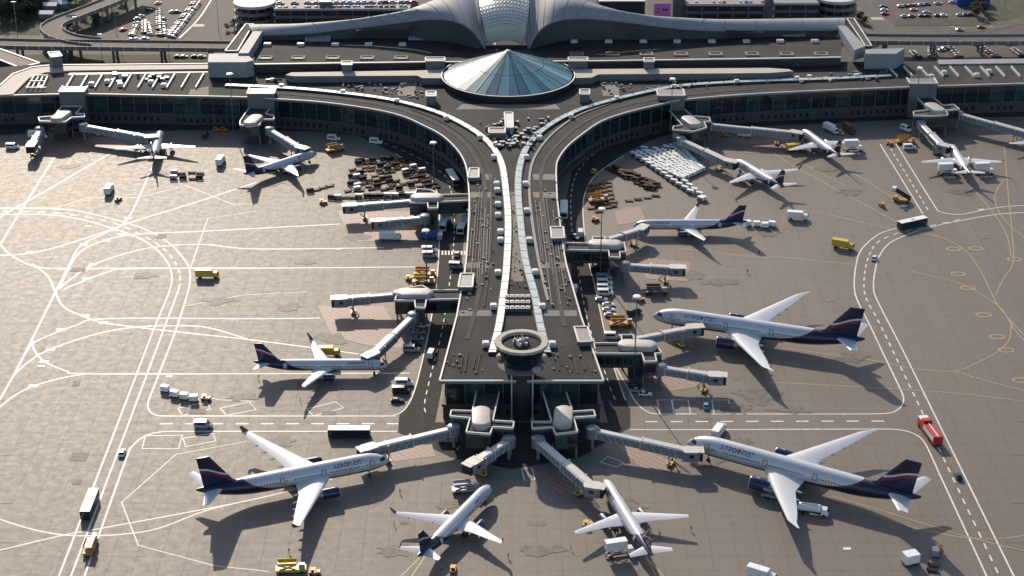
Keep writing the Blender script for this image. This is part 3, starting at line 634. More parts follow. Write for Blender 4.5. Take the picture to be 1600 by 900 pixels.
for i in range(14):
    a=random.uniform(0,6.28); r=random.uniform(0,2.6); m=MB(); s=random.uniform(.25,.7); m.box(r*math.cos(a)-s,r*math.cos(a)+s,r*math.sin(a)-s,r*math.sin(a)+s,25.3,25.3+random.uniform(.6,2.2)); m.cyl((r*math.cos(a),r*math.sin(a),25.3),(r*math.cos(a),r*math.sin(a),28+random.random()*2),.07,n=5); obj('antenna_unit',m,M[random.choice(['white','silver','steel'])],ct)
for k in range(3):
    m=MB(); t=[.4,2.7,-.9][k]; m.lathe([(.01,0),(1.5,.1),(1.7,.9),(1.2,1.5),(.01,1.7)],n=12,o=(8.3*math.cos(t),8.3*math.sin(t),18.4)); obj('gallery_pod',m,M['roof_cream'],ct,True)
for x in (799.5,832):  # pale corner rails of the tower shaft, added as free-standing poles
    p=G(x,657); m=MB(); m.cyl((0,0,0),(0,0,24),.24,.2,n=8); m.box(-.6,.6,-.6,.6,0,.5); tag(obj('shaft_rail',m,M['coping'],loc=p),'thin %s corner rail of the control tower shaft at the pier end'%('left' if x<815 else 'right'),'rail','corner rails of the control tower shaft')
# ---------------------------------------------------------------- aircraft
def livery(kind,L,R,cz):
    m,t,b=nodes('fuselage_paint_'+kind)
    tc=t.nodes.new('ShaderNodeTexCoord'); sp=t.nodes.new('ShaderNodeSeparateXYZ'); t.links.new(tc.outputs['Object'],sp.inputs[0])
    x=math_n(t,'MULTIPLY',sp.outputs[0],-1); z=math_n(t,'DIVIDE',math_n(t,'SUBTRACT',sp.outputs[2],cz),R); ay=math_n(t,'ABSOLUTE',sp.outputs[1])
    u=math_n(t,'MAXIMUM',math_n(t,'SUBTRACT',x,L*.50),0); u=math_n(t,'DIVIDE',u,L*.50)
    crv=math_n(t,'ADD',-.62,math_n(t,'MULTIPLY',math_n(t,'POWER',u,2.6),7.5))
    s=math_n(t,'SUBTRACT',z,crv)
    navy=math_n(t,'LESS_THAN',s,0); red=math_n(t,'LESS_THAN',s,.17)
    ns=noise(t,tc.outputs['Object'],.4,5)
    base=mixc(t,ns,(.46,.46,.49),(.58,.58,.61))
    # window row
    fr=math_n(t,'FRACT',math_n(t,'DIVIDE',x,.85)); wx=math_n(t,'LESS_THAN',fr,.5)
    wz=math_n(t,'LESS_THAN',math_n(t,'ABSOLUTE',math_n(t,'SUBTRACT',z,.20)),.075 if R>2.5 else .1)
    rng=math_n(t,'MULTIPLY',math_n(t,'GREATER_THAN',x,L*.12),math_n(t,'LESS_THAN',x,L*.80))
    blk=math_n(t,'GREATER_THAN',math_n(t,'FRACT',math_n(t,'DIVIDE',math_n(t,'ADD',x,3.),L*.19)),.14)
    win=math_n(t,'MULTIPLY',math_n(t,'MULTIPLY',wx,wz),math_n(t,'MULTIPLY',rng,blk))
    # cockpit glass
    cx=math_n(t,'MULTIPLY',math_n(t,'GREATER_THAN',x,R*.55),math_n(t,'LESS_THAN',x,R*1.25))
    cw=math_n(t,'MULTIPLY',cx,math_n(t,'MULTIPLY',math_n(t,'GREATER_THAN',z,.10),math_n(t,'LESS_THAN',z,.42)))
    col=mixc(t,red,base,(.13,.012,.015)); col=mixc(t,navy,col,(.012,.013,.05))
    col=mixc(t,math_n(t,'MAXIMUM',win,cw),col,(.012,.013,.018))
    t.links.new(col,b.inputs['Base Color']); b.inputs['Roughness'].default_value=.32; b.inputs['Metallic'].default_value=.15; b.inputs['Coat Weight'].default_value=.3
    # fin
    m2,t,b=nodes('fin_paint_'+kind)
    tc=t.nodes.new('ShaderNodeTexCoord'); sp=t.nodes.new('ShaderNodeSeparateXYZ'); t.links.new(tc.outputs['Object'],sp.inputs[0])
    zt=math_n(t,'DIVIDE',math_n(t,'SUBTRACT',sp.outputs[2],cz+R),(R*2.9))        # 0 root .. ~1 tip
    xx=math_n(t,'DIVIDE',math_n(t,'ADD',math_n(t,'MULTIPLY',sp.outputs[0],-1),-L*.82),L*.17)   # 0 .. 1 aft
    wv=math_n(t,'MULTIPLY',math_n(t,'SINE',math_n(t,'MULTIPLY',xx,7.)),.035)
    s=math_n(t,'ADD',math_n(t,'SUBTRACT',zt,math_n(t,'ADD',.22,math_n(t,'MULTIPLY',xx,.42))),wv)   # distance above ribbon centre
    inb=lambda lo,hi: math_n(t,'MULTIPLY',math_n(t,'GREATER_THAN',s,lo),math_n(t,'LESS_THAN',s,hi))
    lim=math_n(t,'MULTIPLY',math_n(t,'GREATER_THAN',xx,.12),math_n(t,'LESS_THAN',xx,1.2))
    col=mixc(t,math_n(t,'MULTIPLY',inb(.03,.10),lim),(.010,.011,.04),(.62,.62,.65))
    col=mixc(t,math_n(t,'MULTIPLY',inb(-.0,.03),lim),col,(.02,.07,.30))
    col=mixc(t,math_n(t,'MULTIPLY',inb(-.085,-.0),lim),col,(.24,.015,.015))
    t.links.new(col,b.inputs['Base Color']); b.inputs['Roughness'].default_value=.32; b.inputs['Coat Weight'].default_value=.3
    return m,m2
def text_mesh(txt,size):
    cu=bpy.data.curves.new('lettering','FONT'); cu.body=txt; cu.size=size; cu.offset=size*.012
    o=bpy.data.objects.new('lettering',cu); COL.objects.link(o)
    dg=bpy.context.evaluated_depsgraph_get(); me=bpy.data.meshes.new_from_object(o.evaluated_get(dg))
    vs=[v.co.copy() for v in me.vertices]; fs=[tuple(p.vertices) for p in me.polygons]
    bpy.data.objects.remove(o); bpy.data.meshes.remove(me); return vs,fs
TYPES={ # L,R,cz, half span, LE root x, LE slope, root chord, kink y, kink chord, tip chord, tip rake, fin top, engine y, engine front, len, radius, z, stab half
'777':(73.9,3.1,5.3,32.4,24.6,.69,14.8,10.5,7.8,1.0,1,18.5,9.7,25.3,7.6,2.05,3.0,10.7),
'330':(58.8,2.82,5.0,29.0,17.8,.62,12.0,9.5,7.2,2.3,0,17.2,9.4,18.6,6.4,1.62,2.75,9.7),
'321':(44.5,1.98,3.75,17.0,17.3,.51,7.4,6.3,4.3,1.5,0,11.8,5.75,17.0,4.8,1.12,1.95,6.2),
'320':(37.6,1.98,3.75,17.0,12.7,.51,7.4,6.3,4.3,1.5,0,11.8,5.75,12.4,4.8,1.12,1.95,6.2),
'737':(39.5,1.88,3.5,17.2,13.9,.52,7.6,5.8,4.4,1.5,0,12.4,4.9,13.0,4.6,1.05,1.75,7.0)}
LIV={}
def airfoil(y,xle,c,z,th,n=7):
    up=[];lo=[]
    for k in range(n):
        t=(1-math.cos(math.pi*k/(n-1)))/2
        h=th*(2.97*math.sqrt(max(t,0))-1.26*t-3.52*t*t+2.84*t**3-1.015*t**4)*.5*c*1.7
        up.append((-(xle+t*c),y,z+h*1.1)); lo.append((-(xle+t*c),y,z-h*.7))
    return up+lo[::-1][1:-1]
PL={}
def make_plane(kind,winglet,label,loc,psi):
    L,R,cz,hs,xr,sl,rc,ky,kc,tc_,rake,ft,ey,ex,el,er,ez,sh=TYPES[kind]
    key=(kind,winglet)
    if key in PL:
        return dup(PL[key],loc,psi,label)
    if kind not in LIV: LIV[kind]=livery(kind,L,R,cz)
    fm,tm=LIV[kind]
    root=tag(empty('passenger_aircraft',loc,psi),label,'airplane','airliners parked at the gates'); PL[key]=root
    # fuselage
    prof=[(0.0,.03,-.30),(.12,.20,-.28),(.35,.38,-.23),(.75,.58,-.16),(1.2,.74,-.10),(1.8,.88,-.05),(2.6,.965,-.015),(3.5,1,0)]
    st=[(R*a,R*r,R*o) for a,r,o in prof]
    tl=L*.66
    for k in range(0,4): st.append((R*3.5+(tl-R*3.5)*(k+1)/4,R,0))
    for t,r in ((.15,.985),(.3,.93),(.45,.83),(.6,.70),(.75,.53),(.88,.35),(.96,.21),(1,.10)): st.append((tl+(L-tl)*t,R*r,R*(1-r)*.78))
    rings=[[(-x,r*math.cos(2*math.pi*i/24),cz+o+r*math.sin(2*math.pi*i/24)) for i in range(24)] for x,r,o in st]
    mb=MB(); mb.loft(rings); fus=obj('fuselage',mb,fm,root,True)
    def patch(x0,x1,a0,a1,side,off):
        vs=[];n=5
        for x in (x0,x1):
            for k in range(n): t=a0+(a1-a0)*k/(n-1); vs.append((-x,side*(R+off)*math.cos(t),cz+(R+off)*math.sin(t)))
        return vs,[(k,k+1,n+k+1,n+k) for k in range(n-1)]
    for f in ((.105,.36,.575) if R>2.5 else (.125,.76)):
        for side in (-1,1):
            h=.34 if R>2.5 else .5
            m=MB(); v,fa=patch(L*f-.75,L*f+.75,.30-h,.30+h,side,.012); m.add(v,fa,0); v,fa=patch(L*f-.5,L*f+.5,.30-h+.07,.30+h-.07,side,.024); m.add(v,fa,1); obj('door',m,[M['wall_mid'],M['door']],fus)
    size=R*.62
    for side,txt in ((-1,'AEROFLOT'),(1,'АЭРОФЛОТ')):
        vs,fs=text_mesh(txt,size); wd=max(v.x for v in vs); m=MB(); out=[]
        for v in vs:
            x=-(L*.16+(wd-v.x)) if side<0 else -(L*.16+v.x)
            a=(v.y+R*.50)/R; out.append((x,side*(R+.03)*math.cos(a),cz+(R+.03)*math.sin(a)))
        m.add(out,fs); obj('lettering',m,M['navy'],fus)
    # belly fairing
    x0=xr+R*.2; x1=xr+rc+R*1.2; rg=[]
    for k in range(9):
        t=k/8; e=math.sin(math.pi*t)**.5 if 0<t<1 else .02
        rg.append([(-(x0+(x1-x0)*t),1.10*R*e*math.cos(2*math.pi*i/14),cz-R*.55+R*.62*e*math.sin(2*math.pi*i/14)) for i in range(14)])
    mb=MB(); mb.loft(rg); obj('belly_fairing',mb,fm,root,True)
    wz=cz-R*.55; dih=math.tan(R_(5.5))
    for side in (-1,1):
        S=[]
        def sec(y,c,th,dx=0,dz=0): return airfoil(side*y,xr+sl*y+dx,c,wz+dih*y+dz,th)
        S=[sec(R*.5,rc-.5*R*sl,.13),sec(ky,kc,.115),sec(hs*.72,kc+(tc_+1.2*rake-kc)*((hs*.72-ky)/(hs-ky))+.15,.105)]
        if rake: S+=[sec(hs*.90,2.8,.10),sec(hs,.7,.09,2.0,.25)]
        else: S+=[sec(hs,tc_,.10)]
        mb=MB(); mb.loft(S); wg=obj('wing',mb,M['wing'],root,True)
        if winglet:
            hh={'330':1.9}.get(kind,2.4); w0=sec(hs,tc_,.10); c0=xr+sl*hs; z0=wz+dih*hs
            def up(dy,dx,dz,c): 
                base=airfoil(0,c0+dx,c,0,.08); return [(p[0],side*(hs+dy)+side*p[2]*-.9,z0+dz+p[2]*.3) for p in base]
            mb=MB(); mb.loft([w0,up(.35,.35,.45,tc_*.85),up(.75,1.2,hh*.6,tc_*.62),up(1.0,2.0,hh,tc_*.34)]); obj('winglet',mb,M['winglet_red'],wg,True)
        for f in ((.30,.46,.60,.74) if R>2.5 else (.36,.56,.76)):
            y=hs*f; c=(rc+(kc-rc)*y/ky) if y<ky else kc+(tc_-kc)*((y-ky)/(hs-ky)); te=xr+sl*y+c; q=.05*rc
            m=MB(); m.loft([[(-(te+dx),side*y+q*s_*math.cos(2*math.pi*i/8),wz+dih*y-q*.6+q*s_*math.sin(2*math.pi*i/8)) for i in range(8)] for dx,s_ in ((-c*.35,.15),(-c*.1,.6),(c*.1,.5),(c*.24,.08))]); obj('flap_fairing',m,M['wing'],wg,True)
        # engine
        en=MB(); o=(-ex,side*ey,ez); en.lathe([(er*.80,.25),(er*.86,.0),(er*.94,.02),(er,er*.7),(er*1.0,el*.45),(er*.86,el*.78),(er*.78,el*.8),(er*.6,el*.8)],n=20,axis='x',o=o); e=obj('engine',en,M['navy'],root,True)
        m=MB(); m.lathe([(er*.79,.26),(er*.855,-.02),(er*.945,.0),(er*.97,.22),(er*.955,.23)],n=20,axis='x',o=o); obj('inlet_lip',m,M['silver'],e,True)
        m=MB(); m.lathe([(er*.81,.5),(er*.81,.55),(er*.25,.55),(.02,.1)],n=20,axis='x',o=o); obj('fan',m,M['dark'],e,True)
        m=MB(); m.lathe([(er*.58,el*.72),(er*.5,el*.9),(er*.22,el*1.02),(.02,el*1.1)],n=16,axis='x',o=o); obj('exhaust_cone',m,M['silver'],e,True)
        m=MB(); yw=side*ey; zt=wz+dih*ey; m.loft([[(-(ex+el*.22),yw-.16,ez+er*.8),(-(ex+el*.22),yw+.16,ez+er*.8),(-(ex+el*.22),yw+.16,ez+er*1.05),(-(ex+el*.22),yw-.16,ez+er*1.05)],[(-(ex+el*.95),yw-.22,ez+er*.4),(-(ex+el*.95),yw+.22,ez+er*.4),(-(ex+el*.95),yw+.22,zt+.1),(-(ex+el*.95),yw-.22,zt+.1)]]); obj('pylon',m,M['wing'],e)
        # stabiliser
        r0=L*.865; c0=L*.095; hz=cz+R*.42
        m=MB(); m.loft([airfoil(side*R*.25,r0,c0,hz,.10),airfoil(side*sh,r0+(sh-R*.25)*.68,c0*.40,hz+sh*.11,.09)]); obj('stabilizer',m,M['wing'],root,True)
        # main gear
        gx=xr+rc*.80; gy=side*(R*1.75 if R<2.5 else R*1.7); m=MB(); m.cyl((-gx,gy,.5),(-gx,gy*.9,cz-R*.7),.16 if R<2.5 else .25,n=8); gr=obj('main_gear',m,M['steel'],root)
        wr=.58 if R<2.5 else .66
        for dx in ((0,) if R<2.5 else ((-1.45,0,1.45) if kind=='777' else (-1.,1.))):
            for dy in (-.45,.45): m=MB(); m.cyl((-gx+dx,gy+dy-.2,wr),(-gx+dx,gy+dy+.2,wr),wr,n=14); obj('tyre',m,M['black'],gr)
    m=MB(); nx=R*2.3; m.cyl((-nx,0,.4),(-nx,0,cz-R*.8),.13 if R<2.5 else .18,n=8); gr=obj('nose_gear',m,M['steel'],root)
    for dy in (-.3,.3): m=MB(); m.cyl((-nx,dy-.13,.42),(-nx,dy+.13,.42),.42,n=12); obj('tyre',m,M['black'],gr)
    # fin
    zr=cz+R*.80
    def fs_(x,c,z,th): 
        a=airfoil(0,x,c,0,th); return [(p[0],p[2]*.95,z) for p in a]
    m=MB(); m.loft([fs_(L*.775,L*.19,zr,.05),fs_(L*.815,L*.15,zr+R*.35,.07),fs_(L*.925,L*.064,ft,.08)]); obj('fin',m,tm,root,True)
    return root
def plane_px(kind,nose,tail,winglet,label):
    cz=TYPES[kind][2]; a=G(*nose,cz); b=G(*tail,cz+1); d=a-b
    return make_plane(kind,winglet,label,(a.x,a.y,0),math.atan2(d.y,d.x))
make_plane('777',False,'large silver airliner with navy tail at lower right, nearest the long red truck',(53.78,490.4,0),2.617)
make_plane('777',False,'large silver airliner with navy tail in mid right, its nose close to the pier',(49.23,578.7,0),2.8115)
make_plane('330',True,'wide silver airliner with red winglets at lower left, nose at a jet bridge',(-36.9,479.9,0),.3764)
make_plane('321',True,'narrow silver airliner parked sideways left of the pier, nose pointing right',(-41.4,543.1,0),.0077)
make_plane('321',True,'narrow silver airliner right of the pier by the white baggage carts, nose pointing left',(47.3,661.5,0),-3.1352)
make_plane('321',True,'narrow airliner at the bottom left of centre with dark winglets, nose pointing up right',(-6.2,466.3,0),1.1099)
make_plane('321',False,'narrow airliner at the bottom right of centre with a white catering truck at its tail',(27.1,469.7,0),1.8338)
plane_px('737',(495,238),(390,269),True,'twin-engine airliner in upper left apron with long shadow, nose pointing right')
plane_px('320',(251,205),(237,251),False,'small airliner at far left seen from behind, below a jet bridge')
plane_px('320',(1252,203),(1316,246),False,'small airliner in upper right with a yellow truck under its wing')
plane_px('320',(1148,250),(1223,291),True,'small airliner in upper right nearest the white baggage carts, red winglet')
plane_px('320',(1484,226),(1515,271),True,'small airliner at far right between two catering trucks, seen from behind')
plane_px('320',(1620,199),(1652,243),True,'airliner at the right picture edge showing only its left wing')
# ---------------------------------------------------------------- gate houses
def gate(px,pill,ang,label,zr=9.5,core=None):
    P=GP(px,zr); c=sum(P,Vector((0,0,0)))/len(P); root=tag(empty('gate_house',(c.x,c.y,0)),label,'gate house','gate houses round the pier')
    Q=[Vector((p.x-c.x,p.y-c.y,0)) for p in P]
    a2=sum(Q[i].x*Q[(i+1)%len(Q)].y-Q[(i+1)%len(Q)].x*Q[i].y for i in range(len(Q)))
    if a2<0: Q=Q[::-1]
    mb=MB(); mb.prism([(q.x,q.y) for q in Q],4.3,zr-.3,1,0); obj('body',mb,[M['roof_mid'],M['wall_low']],root)
    mb=MB(); gl=[]
    for a,b in zip(Q,Q[1:]+Q[:1]):
        mb.bar(Vector((a.x,a.y,zr-.295)),Vector((b.x,b.y,zr-.295)),.42,.7)
        d=(b-a); L=d.length; n=Vector((d.y,-d.x,0)).normalized()*.04
        if L>4:
            k=max(1,int(L/3)); 
            for i in range(k):
                u=a+d*((i+.08)/k)+n; v=a+d*((i+.92)/k)+n; m=MB(); m.bar(Vector((u.x,u.y,5.6)),Vector((v.x,v.y,5.6)),.08,2.6); obj('pane',m,random.choice([M['glass_dark'],M['glass_dark'],M['glass_teal2']]),root)
    obj('coping',mb,M['coping'],root)
    if pill:
        p=G(*pill,zr+1); px_,py_=p.x-c.x,p.y-c.y; rings=[]
        for h,s in ((-.3,1),(1.0,1),(1.45,.93),(1.6,.8)):
            ring=[]
            for i in range(24):
                t=2*math.pi*i/24; x=3.0*math.cos(t); y=3.0*math.sin(t)+(3.6 if math.sin(t)>=0 else -3.6); x*=s; y=y*s
                ca,sa=math.cos(ang),math.sin(ang); ring.append((px_+x*ca-y*sa,py_+x*sa+y*ca,zr+h))
            rings.append(ring)
        mb=MB(); mb.loft(rings); obj('oval_skylight',mb,M['pill'],root,True)
    # ground core and columns
    mb=MB()
    q=[Vector((px_,py_,0))] if pill else [Vector((0,0,0))]
    mb.box(q[0].x-3,q[0].x+3,q[0].y-3,q[0].y+3,0,4.3); obj('core',mb,M['wall_dark'],root)
    for i in range(0,len(Q),2):
        m=MB(); e=Q[i]*.93; m.cyl((e.x,e.y,0),(e.x,e.y,4.32),.35,n=8); obj('column',m,M['wall_mid'],root)
M['pill']=mat('weathered_skylight_acrylic',(.40,.375,.34),.5,var=.15,scale=.6)
M['glass_teal2']=mat('green_glass',(.03,.08,.08),.1,var=.5,scale=.6,spec=.9)
gate([(745.5,607),(738,643),(705,642),(703.5,651),(734.6,654),(728.4,676),(765.7,679),(769.5,668),(801.5,669.7),(803,660),(770,658),(781,609)],(752,651),0.02,'gate house with oval white skylight left of centre at the pier end')
gate([(846.5,607.5),(862,660),(831,660),(831.6,670),(863.7,668),(868.3,679),(902.5,675),(896,653.5),(930.5,651),(927.4,641.7),(894.8,644),(884,610.6)],(880,650),-.08,'gate house with oval white skylight right of centre at the pier end')
gate([(882,380),(926,381),(926,371),(944,371),(945,378),(975,380),(978,394),(968,394),(969,403),(952,402),(951,392),(883,391)],(946,380),1.5,'gate house on the right side of the pier nearest the baggage carts')
gate([(928,537),(972,537),(971,524),(989,524),(991,531),(1021,536),(1034,552),(1023,553),(1026,565),(1007,566),(1003,553),(931,553)],(996,538),1.5,'gate house on the right side of the pier below the mid-right airliner nose')
gate([(733,304),(687,305),(672,297),(651,296),(648,306),(640,317),(668,317),(669,326),(684,326),(684,316),(733,314)],(667,307),1.6,'gate house on the left side of the pier nearest the dark baggage carts')
gate([(720,454),(672,454),(660,447),(623,453),(617,470),(648,470),(649,481),(664,482),(666,469),(719,468)],(648,457),1.6,'gate house on the left side of the pier above the parked cars')
gate([(97,166),(128,166),(118,178),(132,178),(132,183),(112,184),(102,191),(62,190),(60,184),(85,182)],(95,180),-.25,'gate house at far left against the terminal wing')
gate([(392,165),(425,165),(415,178),(428,181),(428,187),(410,187),(405,196),(375,196),(375,190)],(396,187),-.25,'gate house at the left wing stair tower beside the upper left airliner')
gate([(1045,172),(1068,170),(1082,182),(1108,184),(1110,190),(1100,191),(1104,200),(1082,206),(1051,203),(1052,198),(1066,196)],(1080,189),.35,'gate house on the right wing where two jet bridges start')
gate([(1430,150),(1455,150),(1473,165),(1490,164),(1499,171),(1478,173),(1481,180),(1456,182),(1428,181),(1427,175),(1452,172)],(1461,168),.3,'gate house at far right wing in front of the grey stair tower')
# ---------------------------------------------------------------- jet bridges
def bridge(a,b,cab,label,zb=3.4):
    A=G(*a,7.4); B=G(*b,6.6); d=B-A; d.z=0; L=d.length; psi=math.atan2(d.y,d.x)
    root=tag(empty('jet_bridge',(A.x,A.y,0),psi),label,'jet bridge','jet bridges at the gates')
    za=4.4; zf=lambda x: za+(zb-za)*x/L
    mb=MB(); mb.lathe([(1.9,za-.1),(2.1,za),(2.1,za+3.1),(1.7,za+3.4),(.01,za+3.5)],n=16); mb.cyl((0,0,0),(0,0,za),.55,n=10); obj('rotunda',mb,M['bridge_side'],root,True)
    def tun(nm,x0,x1,w,h,dz):
        m=MB(); v=[]
        for x in (x0,x1):
            z=zf(x)+dz; v.append([(x,-w,z),(x,w,z),(x,w,z+h),(x,-w,z+h)])
        m.loft(v); t_=obj(nm,m,M['bridge_side'],root)
        m=MB(); v=[]
        for x in (x0,x1):
            z=zf(x)+dz+h+.003; v.append([(x,-w-.06,z),(x,w+.06,z),(x,w*.7,z+.28),(x,-w*.7,z+.28)])
        m.loft(v); obj('roof_panel',m,M['bridge_white'],t_)
        n=max(2,int((x1-x0)/2.2)); s=(x1-x0)/n; m=MB()
        for sd in (-1,1):
            y=sd*(w+.09)
            for i in range(n):
                xa=x0+i*s; xb=xa+s; p=lambda x,k: Vector((x,y,zf(x)+dz+k))
                m.cyl(p(xa,.1),p(xa+s/2,h-.15),.09,n=4); m.cyl(p(xa+s/2,h-.15),p(xb,.1),.09,n=4)
            m.cyl(p(x0,.1),p(x1,.1),.12,n=4); m.cyl(p(x0,h-.1),p(x1,h-.1),.12,n=4)
        struct(obj('side_truss',m,M['silver'],t_),'stuff')
        for x in (x0+.1,x1-.1):
            m=MB(); z=zf(x)+dz; m.box(x-.18,x+.18,-w-.22,w+.22,z+h-.1,z+h+.42); m.box(x-.18,x+.18,-w-.22,-w-.02,z-.1,z+h); m.box(x-.18,x+.18,w+.02,w+.22,z-.1,z+h); obj('portal_frame',m,M['bridge_white'],t_)
    m0=L*.50; tun('inner_tunnel',1.6,m0+2,1.25,2.35,.15); tun('outer_tunnel',m0,L-1.2,1.5,2.75,0)
    # cab
    M_=Matrix.Translation((L,0,0))@Matrix.Rotation(cab,4,'Z'); P=[M_@Vector(p) for p in ((-2,-2.0,0),(1.6,-2.1,0),(2.6,-1.7,0),(2.6,1.7,0),(1.6,2.1,0),(-2,2.0,0),(-2.6,1.,0),(-2.6,-1.,0))]
    m=MB(); m.prism([(p.x,p.y) for p in P],zb-.1,zb+2.95); c=obj('cab',m,M['bridge_side'],root)
    m=MB(); m.prism([(p.x,p.y) for p in P],zb+2.953,zb+3.2); obj('cab_roof',m,M['bridge_white'],c)
    m=MB(); m.box(2.61,3.5,-1.75,1.75,zb-.05,zb+2.9,0,M_); obj('bellows',m,M['black'],c)
    m=MB(); m.box(2.5,3.9,-1.9,1.9,zb+2.91,zb+3.15,0,M_); obj('canopy',m,M['bridge_white'],c)
    for sy in (-2.06,2.06): m=MB(); m.box(-.6,.8,sy-.05,sy+.05,zb+1.2,zb+2.3,0,M_); obj('cab_window',m,M['glass_dark'],c)
    # drive column
    x=L*.80; z=zf(x); m=MB()
    for sy in (-1.75,1.75): m.cyl((x,sy,.6),(x,sy,z+2.9),.22,n=8)
    m.box(x-.3,x+.3,-2.0,2.0,z-.55,z-.15); dr=obj('drive_column',m,M['silver'],root)
    m=MB(); m.box(x-.9,x+.9,-1.9,1.9,.55,.95); obj('bogie_beam',m,M['yellow'],dr)
    for sy in (-1.5,-.9,.9,1.5): m=MB(); m.cyl((x,sy-.2,.6),(x,sy+.2,.6),.6,n=12); obj('tyre',m,M['black'],dr)
    # service stair
    m=MB(); xs=L-3.2; 
    for i in range(9): m.box(xs-i*.33-.16,xs-i*.33+.16,1.75,2.6,zb-.3-i*(zb-.3)/9,zb-.22-i*(zb-.3)/9)
    m.bar(Vector((xs,1.8,zb-.35)),Vector((xs-3,1.8,.0)),.08,.25); m.bar(Vector((xs,2.6,zb-.35)),Vector((xs-3,2.6,.0)),.08,.25); m.bar(Vector((xs,2.6,zb+.6)),Vector((xs-3,2.6,.95)),.05,.06)
    obj('service_stair',m,M['steel'],root)
BR=[((62,200),(49,224),0,'short jet bridge at the far left edge pointing towards the camera'),((130,194),(234,212),.5,'long jet bridge at far left reaching the small airliner nose'),((421,200),(470,229),.3,'jet bridge on the left wing ending at the upper left airliner'),
((648,311),(549,319),0,'upper of two parallel jet bridges pointing left beside the dark baggage carts'),((664,337),(594,343),0,'lower of two parallel jet bridges pointing left beside the dark baggage carts'),((622,457),(533,464),0,'empty jet bridge pointing left above the red hatched zone'),((646,490),(581,551),-.3,'diagonal jet bridge docked at the narrow airliner left of the pier'),
((709,666),(577,697),.15,'jet bridge docked at the wide airliner with red winglets'),((795,684),(741,719),0,'short empty jet bridge at the pier end pointing down left'),((841,684),(926,757),.75,'jet bridge at the pier end docked at the bottom right of centre airliner'),((926,669),(1080,702),.35,'long jet bridge docked at the lower right large airliner'),
((944,373),(1002,355),.3,'jet bridge docked at the airliner beside the white baggage carts'),((976,411),(1056,416),0,'empty jet bridge pointing right on the upper right side of the pier'),((985,528),(1083,509),-.3,'jet bridge docked at the mid right large airliner'),((1032,571),(1118,584),.15,'empty jet bridge pointing right above the parking bays'),
((1107,192),(1242,205),-.3,'long jet bridge on the right wing leading to the airliner with the yellow truck'),((1064,215),(1140,250),.3,'jet bridge on the right wing docked at the red winglet airliner'),((1439,190),(1473,225),.7,'jet bridge docked at the far right airliner between catering trucks'),((1497,175),(1612,206),0,'long jet bridge running out of the right picture edge')]
for a,b,c,l in BR: bridge(a,b,c,l)
# ---------------------------------------------------------------- vehicles
def wheels(root,xs,w,r,tw=.28):
    for x in xs:
        for sy in (-1,1):
            m=MB(); m.cyl((x,sy*(w/2-tw),r),(x,sy*(w/2+.01),r),r,n=10); obj('wheel',m,M['black'],root)
def body_loft(mb,secs,m=0):
    """secs: (x, half width bottom, half width top, z0, z1)"""
    mb.loft([[(x,-a,z0),(x,a,z0),(x,a*1.0,(z0+z1)/2),(x,b,z1),(x,-b,z1),(x,-a*1.0,(z0+z1)/2)] for x,a,b,z0,z1 in secs],m)
def v_car(r,c):
    m=MB(); body_loft(m,[(-2.2,.78,.7,.4,.85),(-2.0,.88,.8,.3,.98),(-.9,.9,.84,.28,1.0),(.8,.9,.84,.28,.98),(1.9,.86,.76,.3,.86),(2.25,.74,.64,.42,.72)]); obj('body',m,c,r,True)
    m=MB(); body_loft(m,[(-1.95,.78,.74,.95,1.0),(-1.3,.78,.62,.95,1.42),(.1,.78,.62,.95,1.45),(1.0,.78,.72,.95,1.0)]); obj('cabin_glass',m,M['glass_dark'],r,True)
    m=MB(); m.box(-1.25,.05,-.6,.6,1.44,1.49); obj('roof_panel',m,c,r); wheels(r,(-1.35,1.35),1.78,.32,.22)
def v_van(r,c,L=5.8,H=2.5):
    m=MB(); body_loft(m,[(-L/2,1.0,.92,.4,H-.05),(-L/2+.3,1.02,.95,.35,H),(L*.18,1.02,.95,.35,H),(L*.34,1.02,.86,.35,H*.62),(L/2-.1,.98,.85,.38,H*.5),(L/2,.9,.8,.45,H*.36)]); obj('body',m,c,r,True)
    m=MB(); m.add([(L*.19,-.84,H*.97),(L*.19,.84,H*.97),(L*.345,.84,H*.63),(L*.345,-.84,H*.63)],[(0,1,2,3),(3,2,1,0)]); m.v=[(x+.05,y,z+.04) for x,y,z in m.v]; obj('windscreen',m,M['glass_dark'],r)
    for sy in (-1,1): m=MB(); m.box(-L*.42,L*.14,sy*1.0-.03,sy*1.0+.03,H*.58,H*.84); obj('side_window',m,M['glass_dark'],r)
    wheels(r,(-L*.3,L*.32),2.04,.36)
def v_bus(r,c):
    m=MB(); m.box(-6.6,6.6,-1.5,1.5,.35,3.05,0,None,.25); obj('body',m,c,r)
    for sy in (-1,1):
        for i in range(6): m=MB(); m.box(-6.1+i*2.05,-6.1+i*2.05+1.85,sy*1.5-.03,sy*1.5+.03,.95,2.55); obj('side_window',m,M['glass_dark'],r)
    for sx in (-1,1): m=MB(); m.box(sx*6.6-.03,sx*6.6+.03,-1.2,1.2,1.1,2.6); obj('windscreen',m,M['glass_dark'],r)
    m=MB(); m.box(-6.5,6.5,-1.48,1.48,3.052,3.16); rf=obj('roof',m,M['tarp'],r)
    m=MB(); m.box(-.6,.6,-.3,.3,3.201,3.32); obj('roof_hatch',m,M['silver'],rf); wheels(r,(-4.2,4.4),3.0,.45)
